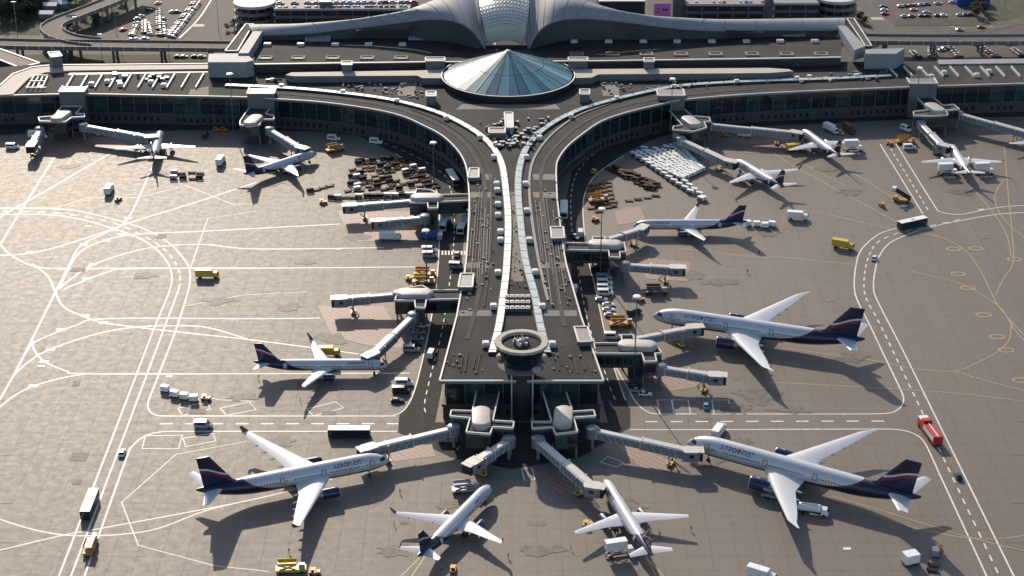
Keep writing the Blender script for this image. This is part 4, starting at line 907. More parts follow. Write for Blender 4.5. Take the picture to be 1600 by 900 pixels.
def v_truck(r,c,L=8.5,bc=None):
    m=MB(); body_loft(m,[(L/2-2.1,1.15,1.1,.5,2.5),(L/2-.5,1.15,1.05,.5,2.45),(L/2,1.1,1.0,.5,1.5)]); obj('cab',m,c,r,True)
    m=MB(); m.add([(L/2-.47,-.95,2.38),(L/2-.47,.95,2.38),(L/2+.03,.95,1.52),(L/2+.03,-.95,1.52)],[(0,1,2,3),(3,2,1,0)]); obj('windscreen',m,M['glass_dark'],r)
    m=MB(); m.box(-L/2,L/2-2.3,-1.25,1.25,.95,3.5,0,None,.06); bc=c if c in (M['yellow'],M['brown'],M['blue'],M['orange']) else None; b=obj('cargo_box',m,bc or M['white'],r)
    m=MB(); m.box(-L/2+.1,L/2-2.4,-1.15,1.15,3.503,3.56); obj('box_roof',m,M['tarp'] if bc is None else bc,b)
    m=MB(); m.box(-L/2,L/2-.3,-.5,.5,.55,.94); obj('chassis',m,M['black'],r); wheels(r,(-L*.32,L*.36),2.3,.48)
def v_catering(r,c):
    v_truck(r,c,8.5); 
    for ch in list(r.children):
        if ch.name.startswith('cargo_box'): ch.location.z=1.7
    m=MB()
    for sy in (-1,1):
        m.cyl((-3.8,sy*.9,.9),(1.5,sy*.9,2.7),.12,n=6); m.cyl((-3.8,sy*.9,2.7),(1.5,sy*.9,.9),.12,n=6)
    obj('scissor_lift',m,M['steel'],r)
def v_tug(r,c):
    m=MB(); m.box(-1.6,1.6,-.8,.8,.35,.95,0,None,.15); m.box(.5,1.5,-.75,.75,.952,1.15); obj('body',m,c,r)
    m=MB(); m.box(-1.3,.3,-.72,.72,1.75,1.85); 
    for x in (-1.25,.2):
        for y in (-.66,.66): m.box(x-.05,x+.05,y-.05,y+.05,.95,1.75)
    obj('canopy',m,c,r); m=MB(); m.box(-.9,-.3,-.5,.5,.951,1.25); obj('seat',m,M['black'],r); wheels(r,(-1.05,1.05),1.6,.38)
def v_loader(r,c):
    m=MB(); m.box(-4.2,4.2,-1.4,1.4,.6,1.3); obj('chassis',m,c,r)
    m=MB(); m.box(-3.6,1.6,-1.3,1.3,2.6,2.9); m.box(-3.6,1.6,-1.35,-1.25,2.9,3.5); m.box(-3.6,1.6,1.25,1.35,2.9,3.5); obj('platform',m,c,r)
    m=MB()
    for sy in (-1,1): m.cyl((-3.2,sy,1.3),(1.2,sy,2.6),.14,n=6); m.cyl((-3.2,sy,2.6),(1.2,sy,1.3),.14,n=6)
    obj('scissor_lift',m,M['steel'],r); m=MB(); m.box(2.2,3.8,-1.2,-.1,1.3,2.9); obj('cab',m,M['silver'],r); wheels(r,(-3,-1.9,3),2.8,.45)
def v_stairs(r,c):
    m=MB(); m.box(-3.4,3.4,-1.2,1.2,.5,1.2); obj('chassis',m,c,r); m=MB(); body_loft(m,[(1.9,1.1,1.05,.6,2.2),(3.2,1.1,1.0,.6,2.1),(3.6,1.05,1.0,.6,1.3)]); obj('cab',m,c,r,True)
    m=MB()
    for i in range(12): m.box(-3.4+i*.5,-2.9+i*.5,-.9,.9,1.2+i*.25,1.35+i*.25)
    for sy in (-1,1): m.bar(Vector((-3.4,sy,1.4)),Vector((2.8,sy,4.5)),.1,.9)
    m.box(2.6,4.2,-1,1,4.2,4.35); obj('stairway',m,M['dark'],r); m=MB(); m.box(2.6,4.2,-1,1,5.9,6.0); 
    for x in (2.7,4.1):
        for y in (-.9,.9): m.box(x-.05,x+.05,y-.05,y+.05,4.35,5.9)
    obj('canopy',m,M['tarp'],r); wheels(r,(-2.2,2.3),2.4,.45)
def v_fire(r,c):
    m=MB(); m.box(-5.6,3.2,-1.45,1.45,.7,3.2,0,None,.1); b=obj('body',m,M['red'],r); m=MB(); m.box(-5.3,1.2,-.18,.18,3.202,3.4); obj('top_rail',m,M['white'],b); m=MB(); m.box(-5.4,1.3,-1.2,-.7,3.203,3.3); m.box(-5.4,1.3,.7,1.2,3.203,3.3); obj('locker_lid',m,M['red'],b)
    m=MB(); body_loft(m,[(3.3,1.4,1.35,.7,3.1),(5.2,1.4,1.3,.7,3.0),(5.8,1.35,1.25,.7,1.7)]); obj('cab',m,M['red'],r,True); m=MB(); m.box(3.4,5.3,-1.38,1.38,3.05,3.2); obj('cab_roof',m,M['tarp'],r); m=MB(); m.box(1.6,3.1,-1.3,1.3,3.303,3.9,0,None,.15); obj('rear_cab',m,M['red'],r); m=MB(); m.box(-5.3,1.2,1.455,1.5,1.6,2.9); m.box(-5.3,1.2,-1.5,-1.455,1.6,2.9); obj('side_stripe',m,M['white'],r)
    m=MB(); m.add([(5.25,-1.15,2.9),(5.25,1.15,2.9),(5.85,1.15,1.75),(5.85,-1.15,1.75)],[(0,1,2,3),(3,2,1,0)]); obj('windscreen',m,M['glass_dark'],r); wheels(r,(-4,-2.6,4.2),2.9,.6)
def v_tanker(r,c):
    v_truck(r,c,9,None)
    for ch in list(r.children):
        if ch.name.startswith('cargo_box'): 
            for g_ in list(ch.children): bpy.data.objects.remove(g_)
            bpy.data.objects.remove(ch)
    m=MB(); m.lathe([(.1,-2.2),(1.0,-2.1),(1.2,-1.8),(1.2,4.2),(1.0,4.5),(.1,4.6)],n=16,axis='x',o=(.1,0,2.1)); t_=obj('tank',m,M['white'],r,True); m=MB(); m.box(-3.5,1.2,-.3,.3,3.28,3.4); obj('catwalk',m,M['steel'],t_)
def v_box(r,c):
    m=MB(); m.box(-1.3,1.3,-.95,.95,.6,2.3,0,None,.15); obj('container',m,c,r); m=MB(); m.box(-1.45,1.45,-.9,.9,.38,.59); m.box(1.45,2.4,-.05,.05,.4,.48); obj('dolly',m,M['steel'],r); wheels(r,(-1,1),1.8,.28)
def v_bigbox(r,c):
    m=MB(); m.box(-2.1,2.1,-1.6,1.6,.75,3.4,0,None,.1); obj('container',m,c,r); m=MB(); m.box(-2.3,2.3,-1.5,1.5,.45,.74); m.box(2.3,3.6,-.06,.06,.5,.6); obj('dolly',m,M['steel'],r); wheels(r,(-1.6,1.6),2.9,.35)
VB=dict(car=v_car,van=v_van,bus=v_bus,truck=v_truck,catering=v_catering,tug=v_tug,loader=v_loader,stairs=v_stairs,fire=v_fire,tanker=v_tanker,box=v_box,bigbox=v_bigbox)
CATS=dict(car='car',van='van',bus='bus',truck='truck',catering='truck',tug='tug',loader='loader',stairs='stairs truck',fire='truck',tanker='fuel truck',box='container cart',bigbox='container cart')
NAMES=dict(car='parked_car',van='van',bus='airport_bus',truck='box_truck',catering='catering_truck',tug='baggage_tug',loader='cargo_loader',stairs='passenger_stairs_truck',fire='red_truck',tanker='fuel_truck',box='container_dolly',bigbox='container_dolly')
VC={}
def veh(kind,x,y,deg,col,label):
    p=G(x,y); key=(kind,col)
    if key in VC: r=dup(VC[key],p,R_(deg),label)
    else:
        r=tag(empty(NAMES[kind],p,R_(deg)),label,CATS[kind]); r['group']='apron service vehicles'; VB[kind](r,M[col]); VC[key]=r
    return r
VL='''bus,546,682,0,dark,dark bus with white roof on the dashed road left of the pier end
van,318,668,0,silver,grey van on the dashed road above the wide airliner's wing
car,191,710,90,white,white car on the long road at lower left
bus,141,795,90,dark,dark bus with white roof driving on the lower left road
loader,142,858,90,orange,orange loader on the lower left road below the bus
box,258,612,-20,tarp,leftmost of four white containers in a row behind an orange tug
box,273,620,-20,tarp,second from left of four white containers behind an orange tug
box,288,624,-10,tarp,third from left of four white containers behind an orange tug
box,303,627,0,tarp,white container directly behind the orange tug at left
tug,322,625,-10,orange,orange tug pulling four white containers at left
truck,324,434,0,yellow,yellow truck alone on the left apron beside the curved road
truck,171,301,88,white,white box truck in the upper left apron beside an orange tug
tug,185,313,60,orange,orange tug beside the white box truck at upper left
truck,345,256,85,white,white box truck between the two upper left airliners
van,20,232,0,white,white van at the far left edge of the apron
van,325,194,0,white,white van parked against the left terminal wing
tug,338,205,0,orange,left of two orange tugs by the left terminal wing
tug,350,205,0,orange,right of two orange tugs by the left terminal wing
car,136,211,80,silver,left of two cars under the long far left jet bridge
car,156,211,80,silver,right of two cars under the long far left jet bridge
van,321,214,85,dark,dark van near the left wing light mast
van,522,219,-10,white,white van on the curved road near the upper left airliner
van,588,224,-15,white,white van on the curved road under the left wing facade
loader,524,236,30,orange,orange loader right of the upper left airliner nose
bus,707,283,-75,silver,silver bus on the curved road left of the pier neck
bus,694,352,85,white,white bus parked under the left side gate house corridor
bus,724,357,80,white,white bus half hidden against the left pier wall
truck,674,374,0,blue,blue truck beside the lower of two parallel jet bridges
van,671,394,0,white,upper of two white vans below the blue truck
van,672,402,0,silver,lower silver van of the pair below the blue truck
car,714,399,85,white,white car on the zebra crossing left of the pier
van,714,419,-8,silver,silver van on the left pier road below the zebra crossing
loader,664,432,0,orange,upper of two orange loaders left of the pier
loader,662,443,0,yellow,yellow loader below the orange loader left of the pier
car,655,521,0,silver,topmost of four cars parked beside the diagonal jet bridge
car,652,531,0,silver,second of four cars parked beside the diagonal jet bridge
car,649,540,0,dark,dark third of four cars parked beside the diagonal jet bridge
van,643,549,0,silver,silver van lowest of the row beside the diagonal jet bridge
van,674,556,80,white,white van driving on the road left of the pier end
van,632,602,0,white,uppermost white van of three by the left road corner
van,627,614,0,dark,dark van in the middle of three by the left road corner
car,621,628,0,dark,dark car lowest of three by the left road corner
bus,881,333,88,white,white bus on the curved road right of the pier
car,899,372,-60,silver,silver car on the road right of the pier above the gate corridor
van,907,367,88,white,white van beside the silver car right of the pier
van,945,445,0,white,topmost white van in the row right of the pier
van,945,453,0,white,middle white van in the row right of the pier
van,946,461,0,white,lowest white van in the row right of the pier
car,951,478,0,white,upper of three white cars above the orange loader
car,951,486,0,white,middle of three white cars above the orange loader
car,954,494,0,white,lowest of three white cars above the orange loader
loader,970,509,5,orange,orange loader near the nose of the mid right large airliner
van,991,491,40,dark,black van near the mid right large airliner nose
loader,1025,459,0,brown,brown loader right of the empty upper right jet bridge
car,992,604,0,dark,dark car below the right side gate house
car,996,612,0,silver,silver car beside the dark car below the right gate house
car,1008,618,-5,white,white car nearest the right road curve
car,1103,636,85,lightblue,light blue car parked between the white painted bays
truck,1123,680,65,white,white truck on the dashed road right of the pier end
truck,1246,343,-10,white,white box truck in the right apron behind the airliner tail
truck,1317,388,-25,yellow,yellow truck alone on the right apron
car,1366,405,68,white,white car on the curved right road
bus,1425,354,27,dark,dark bus with white roof on the right road bend
stairs,1409,315,160,orange,passenger stairs truck in the right apron
tug,1378,323,110,orange,orange tug left of the passenger stairs truck
van,1421,233,5,white,white van near the far right jet bridge
loader,1415,224,0,orange,orange loader behind the white van at far right
catering,1480,273,5,white,left of two catering trucks behind the far right airliner
catering,1537,272,5,white,right of two catering trucks behind the far right airliner
tug,1132,213,0,orange,orange tug under the long right wing jet bridge
van,1163,213,-15,white,white van under the long right wing jet bridge
truck,1298,206,-60,white,white truck by the right wing facade
truck,1326,206,-70,brown,brown truck by the right wing facade
tug,1314,210,-60,yellow,yellow tug between two trucks by the right wing
van,1415,204,-60,white,white van beside the far right gate house
truck,1243,236,15,yellow,yellow truck under the wing of an upper right airliner
catering,1333,236,5,white,catering truck at the tail of an upper right airliner
fire,1452,680,99,red,long red truck with white cab roof on the right road
car,1497,746,91,dark,black car on the lower right road
bigbox,1422,880,20,tarp,large white container at the bottom right
tug,1465,858,80,orange,orange tug at the bottom right pulling a cart
box,1461,868,80,silver,silver container behind the orange tug at bottom right
truck,1190,905,-30,white,white truck cut by the bottom picture edge
loader,455,893,5,yellow,yellow loader at the bottom left edge
tug,492,897,0,orange,orange tug beside the yellow loader at the bottom edge
tug,708,892,85,orange,small orange tug at the bottom edge behind the left narrow airliner
tug,918,822,15,yellow,yellow tug under the wing of the bottom right of centre airliner
catering,968,868,15,white,white catering truck at the tail of the bottom right of centre airliner
loader,728,768,10,silver,grey loader beside the nose of the bottom left of centre airliner
tanker,1270,803,-15,white,white fuel truck behind the wing of the lower right large airliner
loader,1212,778,-20,silver,grey loader under the wing of the lower right large airliner
truck,512,556,0,yellow,yellow truck hidden behind the narrow airliner left of the pier
box,1168,353,0,tarp,first white container behind the tail near the baggage carts
box,1182,354,0,tarp,second white container behind the tail near the baggage carts
box,1195,356,0,tarp,third white container behind the tail near the baggage carts
box,1206,354,-20,tarp,fourth white container behind the tail near the baggage carts
van,688,372,88,silver,silver van on the left pier road beside the blue truck
tug,655,447,0,orange,orange tug just below the two loaders left of the pier
tug,640,437,20,yellow,yellow tug left of the two loaders beside the pier
car,660,511,0,white,white car above the row of four beside the diagonal jet bridge
van,935,425,0,dark,dark van at the top of the van row right of the pier
van,944,437,0,silver,silver van above the white van row right of the pier
car,940,470,0,silver,silver car between the van row and the white cars right of the pier
van,903,404,85,dark,dark van driving on the right pier road above the corridor
van,898,455,80,white,white van against the right pier wall near the van row
loader,962,420,0,orange,orange loader under the empty upper right jet bridge
tug,1000,470,0,orange,orange tug above the black van right of the pier
tug,930,345,0,orange,orange tug at the lower end of the orange dollies
loader,935,315,15,orange,orange loader among the orange dollies beside the right pier road
tug,928,270,60,yellow,yellow tug at the top of the orange dollies
van,957,529,0,white,white van beside the lower right gate house
truck,610,375,0,white,white truck in front of the lower parallel jet bridge
tug,600,352,10,orange,orange tug under the lower parallel jet bridge
tug,505,318,0,orange,orange tug at the left end of the cart row
van,858,700,88,dark,dark van in the shadow at the pier end
van,700,690,0,silver,silver van under the left jet bridge of the pier end
tug,1390,226,0,orange,orange tug left of the orange loader at far right
truck,60,216,0,white,white truck under the short far left jet bridge
van,690,684,88,white,white van between the left jet bridge and the pier end gate house'''
def stretch(o,f):
    o.scale=(f,1.08,1.05)
for ln in VL.split('\n'):
    k,x,y,d,c,l=ln.split(',',5); v_=veh(k,float(x),float(y),float(d),c,l)
    if k=='fire': stretch(v_,1.3)
# ---------------------------------------------------------------- baggage carts and dollies in the marshalling areas
M['deck']=mat('oily_dolly_deck',(.035,.03,.027),.8,var=.4,scale=2.,spec=.2)
M['cartdark']=mat('dark_cart_canvas',(.02,.02,.022),.85,var=.4,scale=2.,spec=.15)
M['brown']=mat('rusty_dolly_steel',(.06,.03,.02),.75,var=.4,scale=1.5,spec=.2)
M['rust_orange']=mat('worn_orange_dolly',(.30,.115,.025),.6,var=.4,scale=1.5,spec=.3)
def cart_mesh(top,h):
    m=MB(); m.box(-1.5,1.5,-.75,.75,.35,.5,1); m.box(-1.45,1.45,-.72,.72,h-.08,h,0); m.box(-1.45,-1.38,-.72,.72,.5,h-.08,0); m.box(1.38,1.45,-.72,.72,.5,h-.08,0); m.box(-1.37,1.37,.62,.70,.5,h-.3,0)
    for x in (-1,1):
        for y in (-.6,.6): m.cyl((x,y-.1,.22),(x,y+.1,.22),.22,n=8,m=2)
    m.box(1.5,2.1,-.04,.04,.36,.42,1); return m.mesh('baggage_cart',[top,M['steel'],M['black']])
def dolly_mesh(col):
    m=MB(); m.box(-1.55,1.55,-.8,.8,.38,.52,0); m.box(-1.55,-1.45,-.8,.8,.521,.95,0); m.box(1.45,1.55,-.8,.8,.521,.95,0)
    for i in range(5): m.box(-1.2+i*.55,-1.0+i*.55,-.7,.7,.523,.6,1)
    for x in (-1,1):
        for y in (-.65,.65): m.cyl((x,y-.1,.22),(x,y+.1,.22),.22,n=8,m=2)
    m.box(1.56,2.2,-.04,.04,.4,.46,1); return m.mesh('cargo_dolly',[col,M['deck'],M['black']])
cw=cart_mesh(M['tarp'],1.9); cd=cart_mesh(M['cartdark'],1.6); cb=cart_mesh(M['brown'],1.5); co=dolly_mesh(M['rust_orange']); dd=dolly_mesh(M['cartdark']); db=dolly_mesh(M['brown'])
def carts(q,nu,nv,meshes,label,group,cat,rz,keep=1.,jit=.25):
    A,B,C,D=[G(*p) for p in q]
    for i in range(nu):
        for j in range(nv):
            if random.random()>keep: continue
            u=(i+.5)/nu; v=(j+.5)/nv; p=A.lerp(B,u).lerp(D.lerp(C,u),v)+Vector((random.uniform(-jit,jit),random.uniform(-jit,jit),0))
            me=random.choice(meshes); OD=('first','second','third','fourth','fifth','sixth','seventh','eighth','ninth','tenth','eleventh','twelfth','thirteenth','fourteenth')
            lb=label+(', %s from the front'%OD[i] if nv==1 else (', %s from the top'%OD[j] if nu==1 else ', %s row, %s along'%(OD[j],OD[i])))
            tag(obj(me.name.split('.')[0],me,None,loc=p,rz=R_(rz)+random.uniform(-.12,.12)),lb,cat,group)
carts([(978,246),(1012,228),(1105,315),(1098,318)],2,14,[cw],'white baggage cart in the trailing lower rows of the right park','white carts in rows','baggage cart',-38,.95)
carts([(982,243),(1060,228),(1100,268),(1065,285)],9,11,[cw],'white baggage cart in the dense right block','white carts in the dense block','baggage cart',-38,.92)
carts([(945,264),(965,261),(1030,290),(1018,300)],4,11,[db,cb],'brown cart left of the white carts','brown carts in rows','baggage cart',-30,.95)
carts([(915,288),(950,282),(965,325),(922,338)],5,7,[co,co,db],'dolly beside the right pier road','orange dollies','dolly',10,.8,.5)
carts([(975,310),(1030,300),(1035,312),(980,322)],4,1,[db,co],'loose dolly below the brown carts','single dollies','dolly',0,.9,.8)
carts([(556,250),(640,247),(690,295),(536,302)],13,10,[cd,cd,dd,db,db,co,cw],'dark cart in the left cart park','dark carts left','baggage cart',25,.62,.9)
carts([(512,306),(655,302),(655,312),(512,316)],13,1,[cd,dd,cw],'cart in the row above the upper parallel jet bridge','carts in the row','baggage cart',0,.95,.3)
carts([(617,246),(640,254),(672,285),(660,290)],2,5,[co],'orange dolly at the left road edge','orange dollies left','dolly',-35,.9,.4)
carts([(478,300),(520,288),(522,292),(480,304)],4,1,[dd,co,cd],'cart in the short train by the upper left airliner shadow','cart train','baggage cart',25,1,.2)
carts([(262,268),(318,268),(318,284),(268,284)],4,2,[cd,dd,cw],'cart in the cluster behind the far left airliner','carts in the left cluster','baggage cart',0,.9,.8)
carts([(1446,882),(1472,878),(1472,894),(1440,900)],1,2,[dd],'grey flat dolly at the bottom right below the tug','flat dollies','dolly',-15,1,.1)
# ---------------------------------------------------------------- landside: roads, viaducts, car parks, garages, trees
def road_strip(px,w,m,name,z=None):
    mb=MB(); pts=resample(smooth_path(GP(px),6),4); ribbon(mb,pts,w,nz() if z is None else z); return struct(obj(name,mb,M[m]))
sheet('car_park_surface',[(140,62),(205,35),(262,-12),(330,-12),(272,64)],'lot'); sheet('car_park_surface',[(1398,97),(1700,94),(1700,66),(1380,68)],'lot'); sheet('car_park_surface',[(1372,-10),(1520,-12),(1540,30),(1402,31)],'lot')
for q in ([(-80,52),(62,55),(62,42),(-80,38)],[(90,58),(135,60),(190,38),(220,0),(205,-15),(120,30),(98,45)],[(-80,100),(330,97),(330,85),(-80,86)],[(1535,-15),(1700,-15),(1700,30),(1600,30),(1545,33)],[(1398,40),(1530,40),(1560,36),(1540,32.5),(1400,32.5)],[(1325,40),(1362,43),(1345,24),(1334,20)]): sheet('grass_verge',q,'grass')
road_strip([(120,60),(165,48),(195,28),(225,5),(240,-12)],9,'road','access_road'); road_strip([(-60,56),(60,60),(110,64)],8,'road','access_road')
road_strip([(268,60),(300,30),(325,-5)],11,'road','access_road'); road_strip([(1335,-12),(1350,10),(1375,35),(1392,47)],11,'road','access_road'); road_strip([(1335,48),(1400,50),(1480,49),(1540,44),(1580,36),(1640,22)],9,'road','access_road')
line([(280,60),(310,30),(333,-5)],w=.5); line([(258,60),(290,30),(316,-5)],w=.5)
sheet('crossing_stripe',[(298,42),(318,42),(320,38),(301,38)],'roof_cream'); sheet('crossing_stripe',[(1362,31),(1382,31),(1378,27),(1360,27)],'roof_cream')
def viaduct(px,w,zf,label):
    pts=resample(smooth_path([G(a,b,7.5) for a,b in px],6),6); n=len(pts)
    root=tag(empty('road_viaduct',(pts[n//2].x,pts[n//2].y,0)),label,'viaduct'); o=root.location
    pts=[Vector((p.x-o.x,p.y-o.y,zf(i/(n-1)))) for i,p in enumerate(pts)]; ns=normals(pts); up=lambda z:Vector((0,0,z))
    mb=MB(); mb.loft([[p-k*w/2-up(1.1),p+k*w/2-up(1.1),p+k*w/2,p-k*w/2] for p,k in zip(pts,ns)]); obj('deck',mb,M['wall_mid'],root)
    mb=MB(); mb.loft([[p-k*(w/2-.7)+up(.01),p+k*(w/2-.7)+up(.01),p+k*(w/2-.7)+up(.05),p-k*(w/2-.7)+up(.05)] for p,k in zip(pts,ns)]); obj('carriageway',mb,M['road'],root)
    for s in (-1,1):
        mb=MB(); mb.loft([[p+k*s*(w/2-.3)-up(.6),p+k*s*(w/2+.02)-up(.6),p+k*s*(w/2+.02)+up(1.0),p+k*s*(w/2-.3)+up(1.0)] for p,k in zip(pts,ns)]); obj('parapet',mb,M['wall_mid'],root)
        mb=MB()
        for p,k in list(zip(pts,ns))[::1]: q=p+k*s*(w/2+.03); mb.box(q.x-.2,q.x+.2,q.y-.12,q.y+.12,q.z-.8,q.z+1.15)
        struct(obj('parapet_post',mb,M['coping'],root),'stuff')
    for i in range(2,n-1,4):
        p=pts[i]
        if p.z<3: continue
        for s in (-.3,.3):
            m=MB(); q=p+ns[i]*s*w; m.cyl((q.x,q.y,0),(q.x,q.y,p.z-1.05),.7,n=10); obj('pier',m,M['wall_mid'],root)
viaduct([(-80,66),(0,68),(60,69.5),(120,70),(200,71),(300,72),(372,73)],12,lambda t:7.5,'straight elevated road with parapets behind the left terminal wing')
viaduct([(150,66),(120,63),(95,57),(83,50),(80,43),(90,35),(115,25),(150,12),(190,-4),(230,-20)],11,lambda t:7.6+.3*t,'curved ramp viaduct looping up at the upper left')
viaduct([(1346,61),(1400,61.5),(1500,62),(1680,61)],12,lambda t:7.5,'straight elevated road behind the right terminal wing')
# simple cars, one shared mesh for each colour
def lot_car(col):
    m=MB(); body_loft(m,[(-2.2,.8,.72,.35,.85),(-1.9,.9,.82,.3,1.0),(1.8,.88,.78,.3,.88),(2.2,.76,.66,.4,.72)],0); body_loft(m,[(-1.8,.78,.74,.95,1.02),(-1.2,.78,.62,.95,1.42),(.1,.78,.62,.95,1.45),(1.0,.78,.72,.95,1.0)],1); m.box(-1.15,.05,-.58,.58,1.43,1.48,0)
    for x in (-1.3,1.3):
        for y in (-.72,.72): m.cyl((x,y-.12,.3),(x,y+.12,.3),.3,n=8,m=2)
    return m.mesh('parked_car',[col,M['glass_dark'],M['black']],True)
LC={k:lot_car(M[k]) for k in ('white','silver','dark','red','blue','beige')}
def lot_row(a,b,n,rz,label,group,z=0,keep=.9):
    A,B=G(*a,z),G(*b,z)
    for i in range(n):
        if random.random()>keep: continue
        k=random.choice(['white','white','white','silver','silver','dark','dark','red','blue','beige']); p=A.lerp(B,(i+random.uniform(.3,.7))/n)
        OD=('first','second','third','fourth','fifth','sixth','seventh','eighth','ninth','tenth','eleventh','twelfth','thirteenth','fourteenth','fifteenth','sixteenth','seventeenth','eighteenth','nineteenth','twentieth')
        tag(obj('parked_car',LC[k],None,loc=(p.x,p.y,z+.02),rz=R_(rz)+random.uniform(-.06,.06)),'%s car, %s along %s'%({'white':'white','silver':'silver','dark':'black','red':'red','blue':'blue','beige':'beige'}[k],OD[i] if i<20 else 'far',label),'car',group)
lot_row((262,59),(304,5),20,150,'the dense left row of the upper left lot','cars in the upper left lot'); lot_row((268,60),(310,6),20,150,'the dense right row of the upper left lot','cars in the upper left lot')
lot_row((226,56),(226,34),10,150,'the short left column of the upper left lot','cars in the upper left lot'); lot_row((236,58),(231,38),8,150,'the second left column of the upper left lot','cars in the upper left lot')
lot_row((249,58),(248,16),14,150,'the middle column of the upper left lot','cars in the upper left lot'); lot_row((256,57),(254,30),8,150,'the right middle column of the upper left lot','cars in the upper left lot')
lot_row((190,50),(250,4),9,40,'the kerb beside the curved access road','cars in the upper left lot',keep=.7); lot_row((200,64),(240,61),4,10,'the front edge of the upper left lot','cars in the upper left lot'); lot_row((266,20),(280,20),2,10,'the open middle of the upper left lot','cars in the upper left lot')
lot_row((1436,92),(1425,82),5,150,'the first column under the right viaduct','cars under the right viaduct'); lot_row((1500,92),(1485,74),8,150,'the second column under the right viaduct','cars under the right viaduct'); lot_row((1560,92),(1525,70),8,150,'the third column under the right viaduct','cars under the right viaduct'); lot_row((1600,90),(1580,76),7,150,'the fourth column under the right viaduct','cars under the right viaduct'); lot_row((1470,80),(1480,76),2,10,'the gap under the right viaduct','cars under the right viaduct'); lot_row((1570,70),(1600,68),3,10,'the back edge under the right viaduct','cars under the right viaduct')
lot_row((1395,12),(1510,3),14,5,'the upper row of the upper right lot','cars in the upper right lot',keep=.6); lot_row((1410,27),(1530,24),14,5,'the lower row of the upper right lot','cars in the upper right lot',keep=.5); lot_row((1455,90),(1455,72),7,150,'the fifth column under the right viaduct','cars under the right viaduct'); lot_row((205,58),(215,36),8,150,'the far left column of the upper left lot','cars in the upper left lot'); lot_row((275,90),(320,90),5,5,'the verge below the left viaduct','cars in the upper left lot')
lot_row((1383,25),(1380,8),3,5,'the left side of the upper right lot','cars in the upper right lot',keep=1); lot_row((1415,14),(1455,22),2,5,'the middle of the upper right lot','cars in the upper right lot',keep=1); lot_row((1488,49),(1550,42),2,8,'the curved access road at upper right','cars on the upper right road',keep=1)
bl=G(1518,6); m=MB(); m.box(-9,9,-4,4,0,5); tag(obj('blue_shed',m,M['blue'],loc=bl),'dark blue shed beside the upper right car park','shed')
# garages and ramp towers
def garage(x0,x1,y,zt,label,depth,floors=4):
    a,b=G(x0,y,zt),G(x1,y,zt); root=tag(empty('parking_garage',((a.x+b.x)/2,a.y,0)),label,'garage'); w=(b.x-a.x)/2
    m=MB(); m.box(-w+.5,w-.5,1.2,depth,0,zt-.5); obj('core',m,M['wall_dark'],root)
    fh=zt/floors
    for f in range(1,floors+1):
        m=MB(); m.box(-w,w,0,depth,f*fh-.45,f*fh); sl=obj('floor_slab',m,M['wall_mid'],root); m=MB(); m.box(-w,w,-.05,.25,f*fh+.002,f*fh+1.0); obj('parapet',m,M['coping'] if f==floors else M['wall_grey'],sl)
    for i in range(int(2*w/8)+1): m=MB(); m.box(-w+i*8-.3+.4,-w+i*8+.3+.4,.3,.9,0,zt-.45); obj('column',m,M['wall_mid'],root)
    return root
garage(428,640,16,15.5,'parking garage with cars on its roof behind the left hall roof',70); garage(1072,1195,9,15.5,'parking garage with cars on its roof behind the right hall roof',70); garage(1210,1280,7,15.5,'small parking garage beside the right round ramp tower',70)
for k,y in enumerate((13.5,6.5)):
    lot_row((432,y),(655,y-2),20,85 if k==0 else 5,'the %s roof row of the left garage'%('front' if k==0 else 'rear'),'cars on the left garage roof',15.5,.85)
lot_row((440,13.3),(650,11.5),19,85,'the second front roof row of the left garage','cars on the left garage roof',15.5,.7)
lot_row((1076,5.5),(1194,5),14,85,'the roof row of the right garage','cars on the right garage roof',15.5,.85)
def ramp(x,y,zt,label):
    p=G(x,y,zt); root=tag(empty('ramp_tower',(p.x,p.y,0)),label,'ramp tower'); m=MB(); m.lathe([(9.3,0),(9.3,zt-.4)],n=28); obj('core',m,M['glass_dark'],root,True)
    for k in range(1,5):
        h=zt*k/4; m=MB(); m.lathe([(9.2,h-1.6),(10.9,h-1.6),(11,h-.1),(10.7,h),(9.2,h)],n=32); obj('ring_band',m,M['wall_mid'] if k<4 else M['coping'],root,True)
    for k in range(14): m=MB(); t=2*math.pi*k/14; m.cyl((10.2*math.cos(t),10.2*math.sin(t),0),(10.2*math.cos(t),10.2*math.sin(t),zt-1.6),.22,n=6); obj('column',m,M['wall_mid'],root)
    m=MB(); m.lathe([(.01,zt-.38),(10.4,zt-.38),(10.4,zt-.2),(.01,zt-.2)],n=32); obj('roof',m,M['roof_mid'],root)
ramp(398,1.5,16,'round ramp tower with pale bands at upper left'); ramp(1307,-6,16,'round ramp tower with pale bands at upper right')
def block(x0,x1,y,zt,d,m_,label,nm='stair_block'):
    a,b=G(x0,y,zt),G(x1,y,zt); r=tag(empty(nm,((a.x+b.x)/2,a.y,0)),label,'building'); w=(b.x-a.x)/2; m=MB(); m.box(-w,w,0,d,0,zt); obj('wall',m,M[m_],r); m=MB(); m.box(-w-.15,w+.15,-.15,d+.15,zt+.003,zt+.5); obj('roof',m,M['coping'],r); return r
block(499,517,4,19,8,'wall_grey','grey stair block on the left garage front'); block(936,1008,3,16,30,'wall_dark','dark panelled block left of the pink banner','dark_block'); block(1052,1071,-4,19,10,'wall_grey','grey stair block right of the pink banner'); block(1196,1209,-3,19,8,'wall_grey','grey stair block between the two right garages')
a,b=G(1022,4,16),G(1048,4,16); m=MB(); m.box(0,b.x-a.x,-.15,.15,8.5,16); bn=tag(empty('banner',(a.x,a.y-1,0)),'pink banner board with two dark emblems behind the right hall roof','banner'); obj('board',m,M['pink'],bn)
m=MB(); m.box(.4,.7,-.1,.1,0,8.5); m.box(b.x-a.x-.7,b.x-a.x-.4,-.1,.1,0,8.5); obj('post',m,M['steel'],bn)
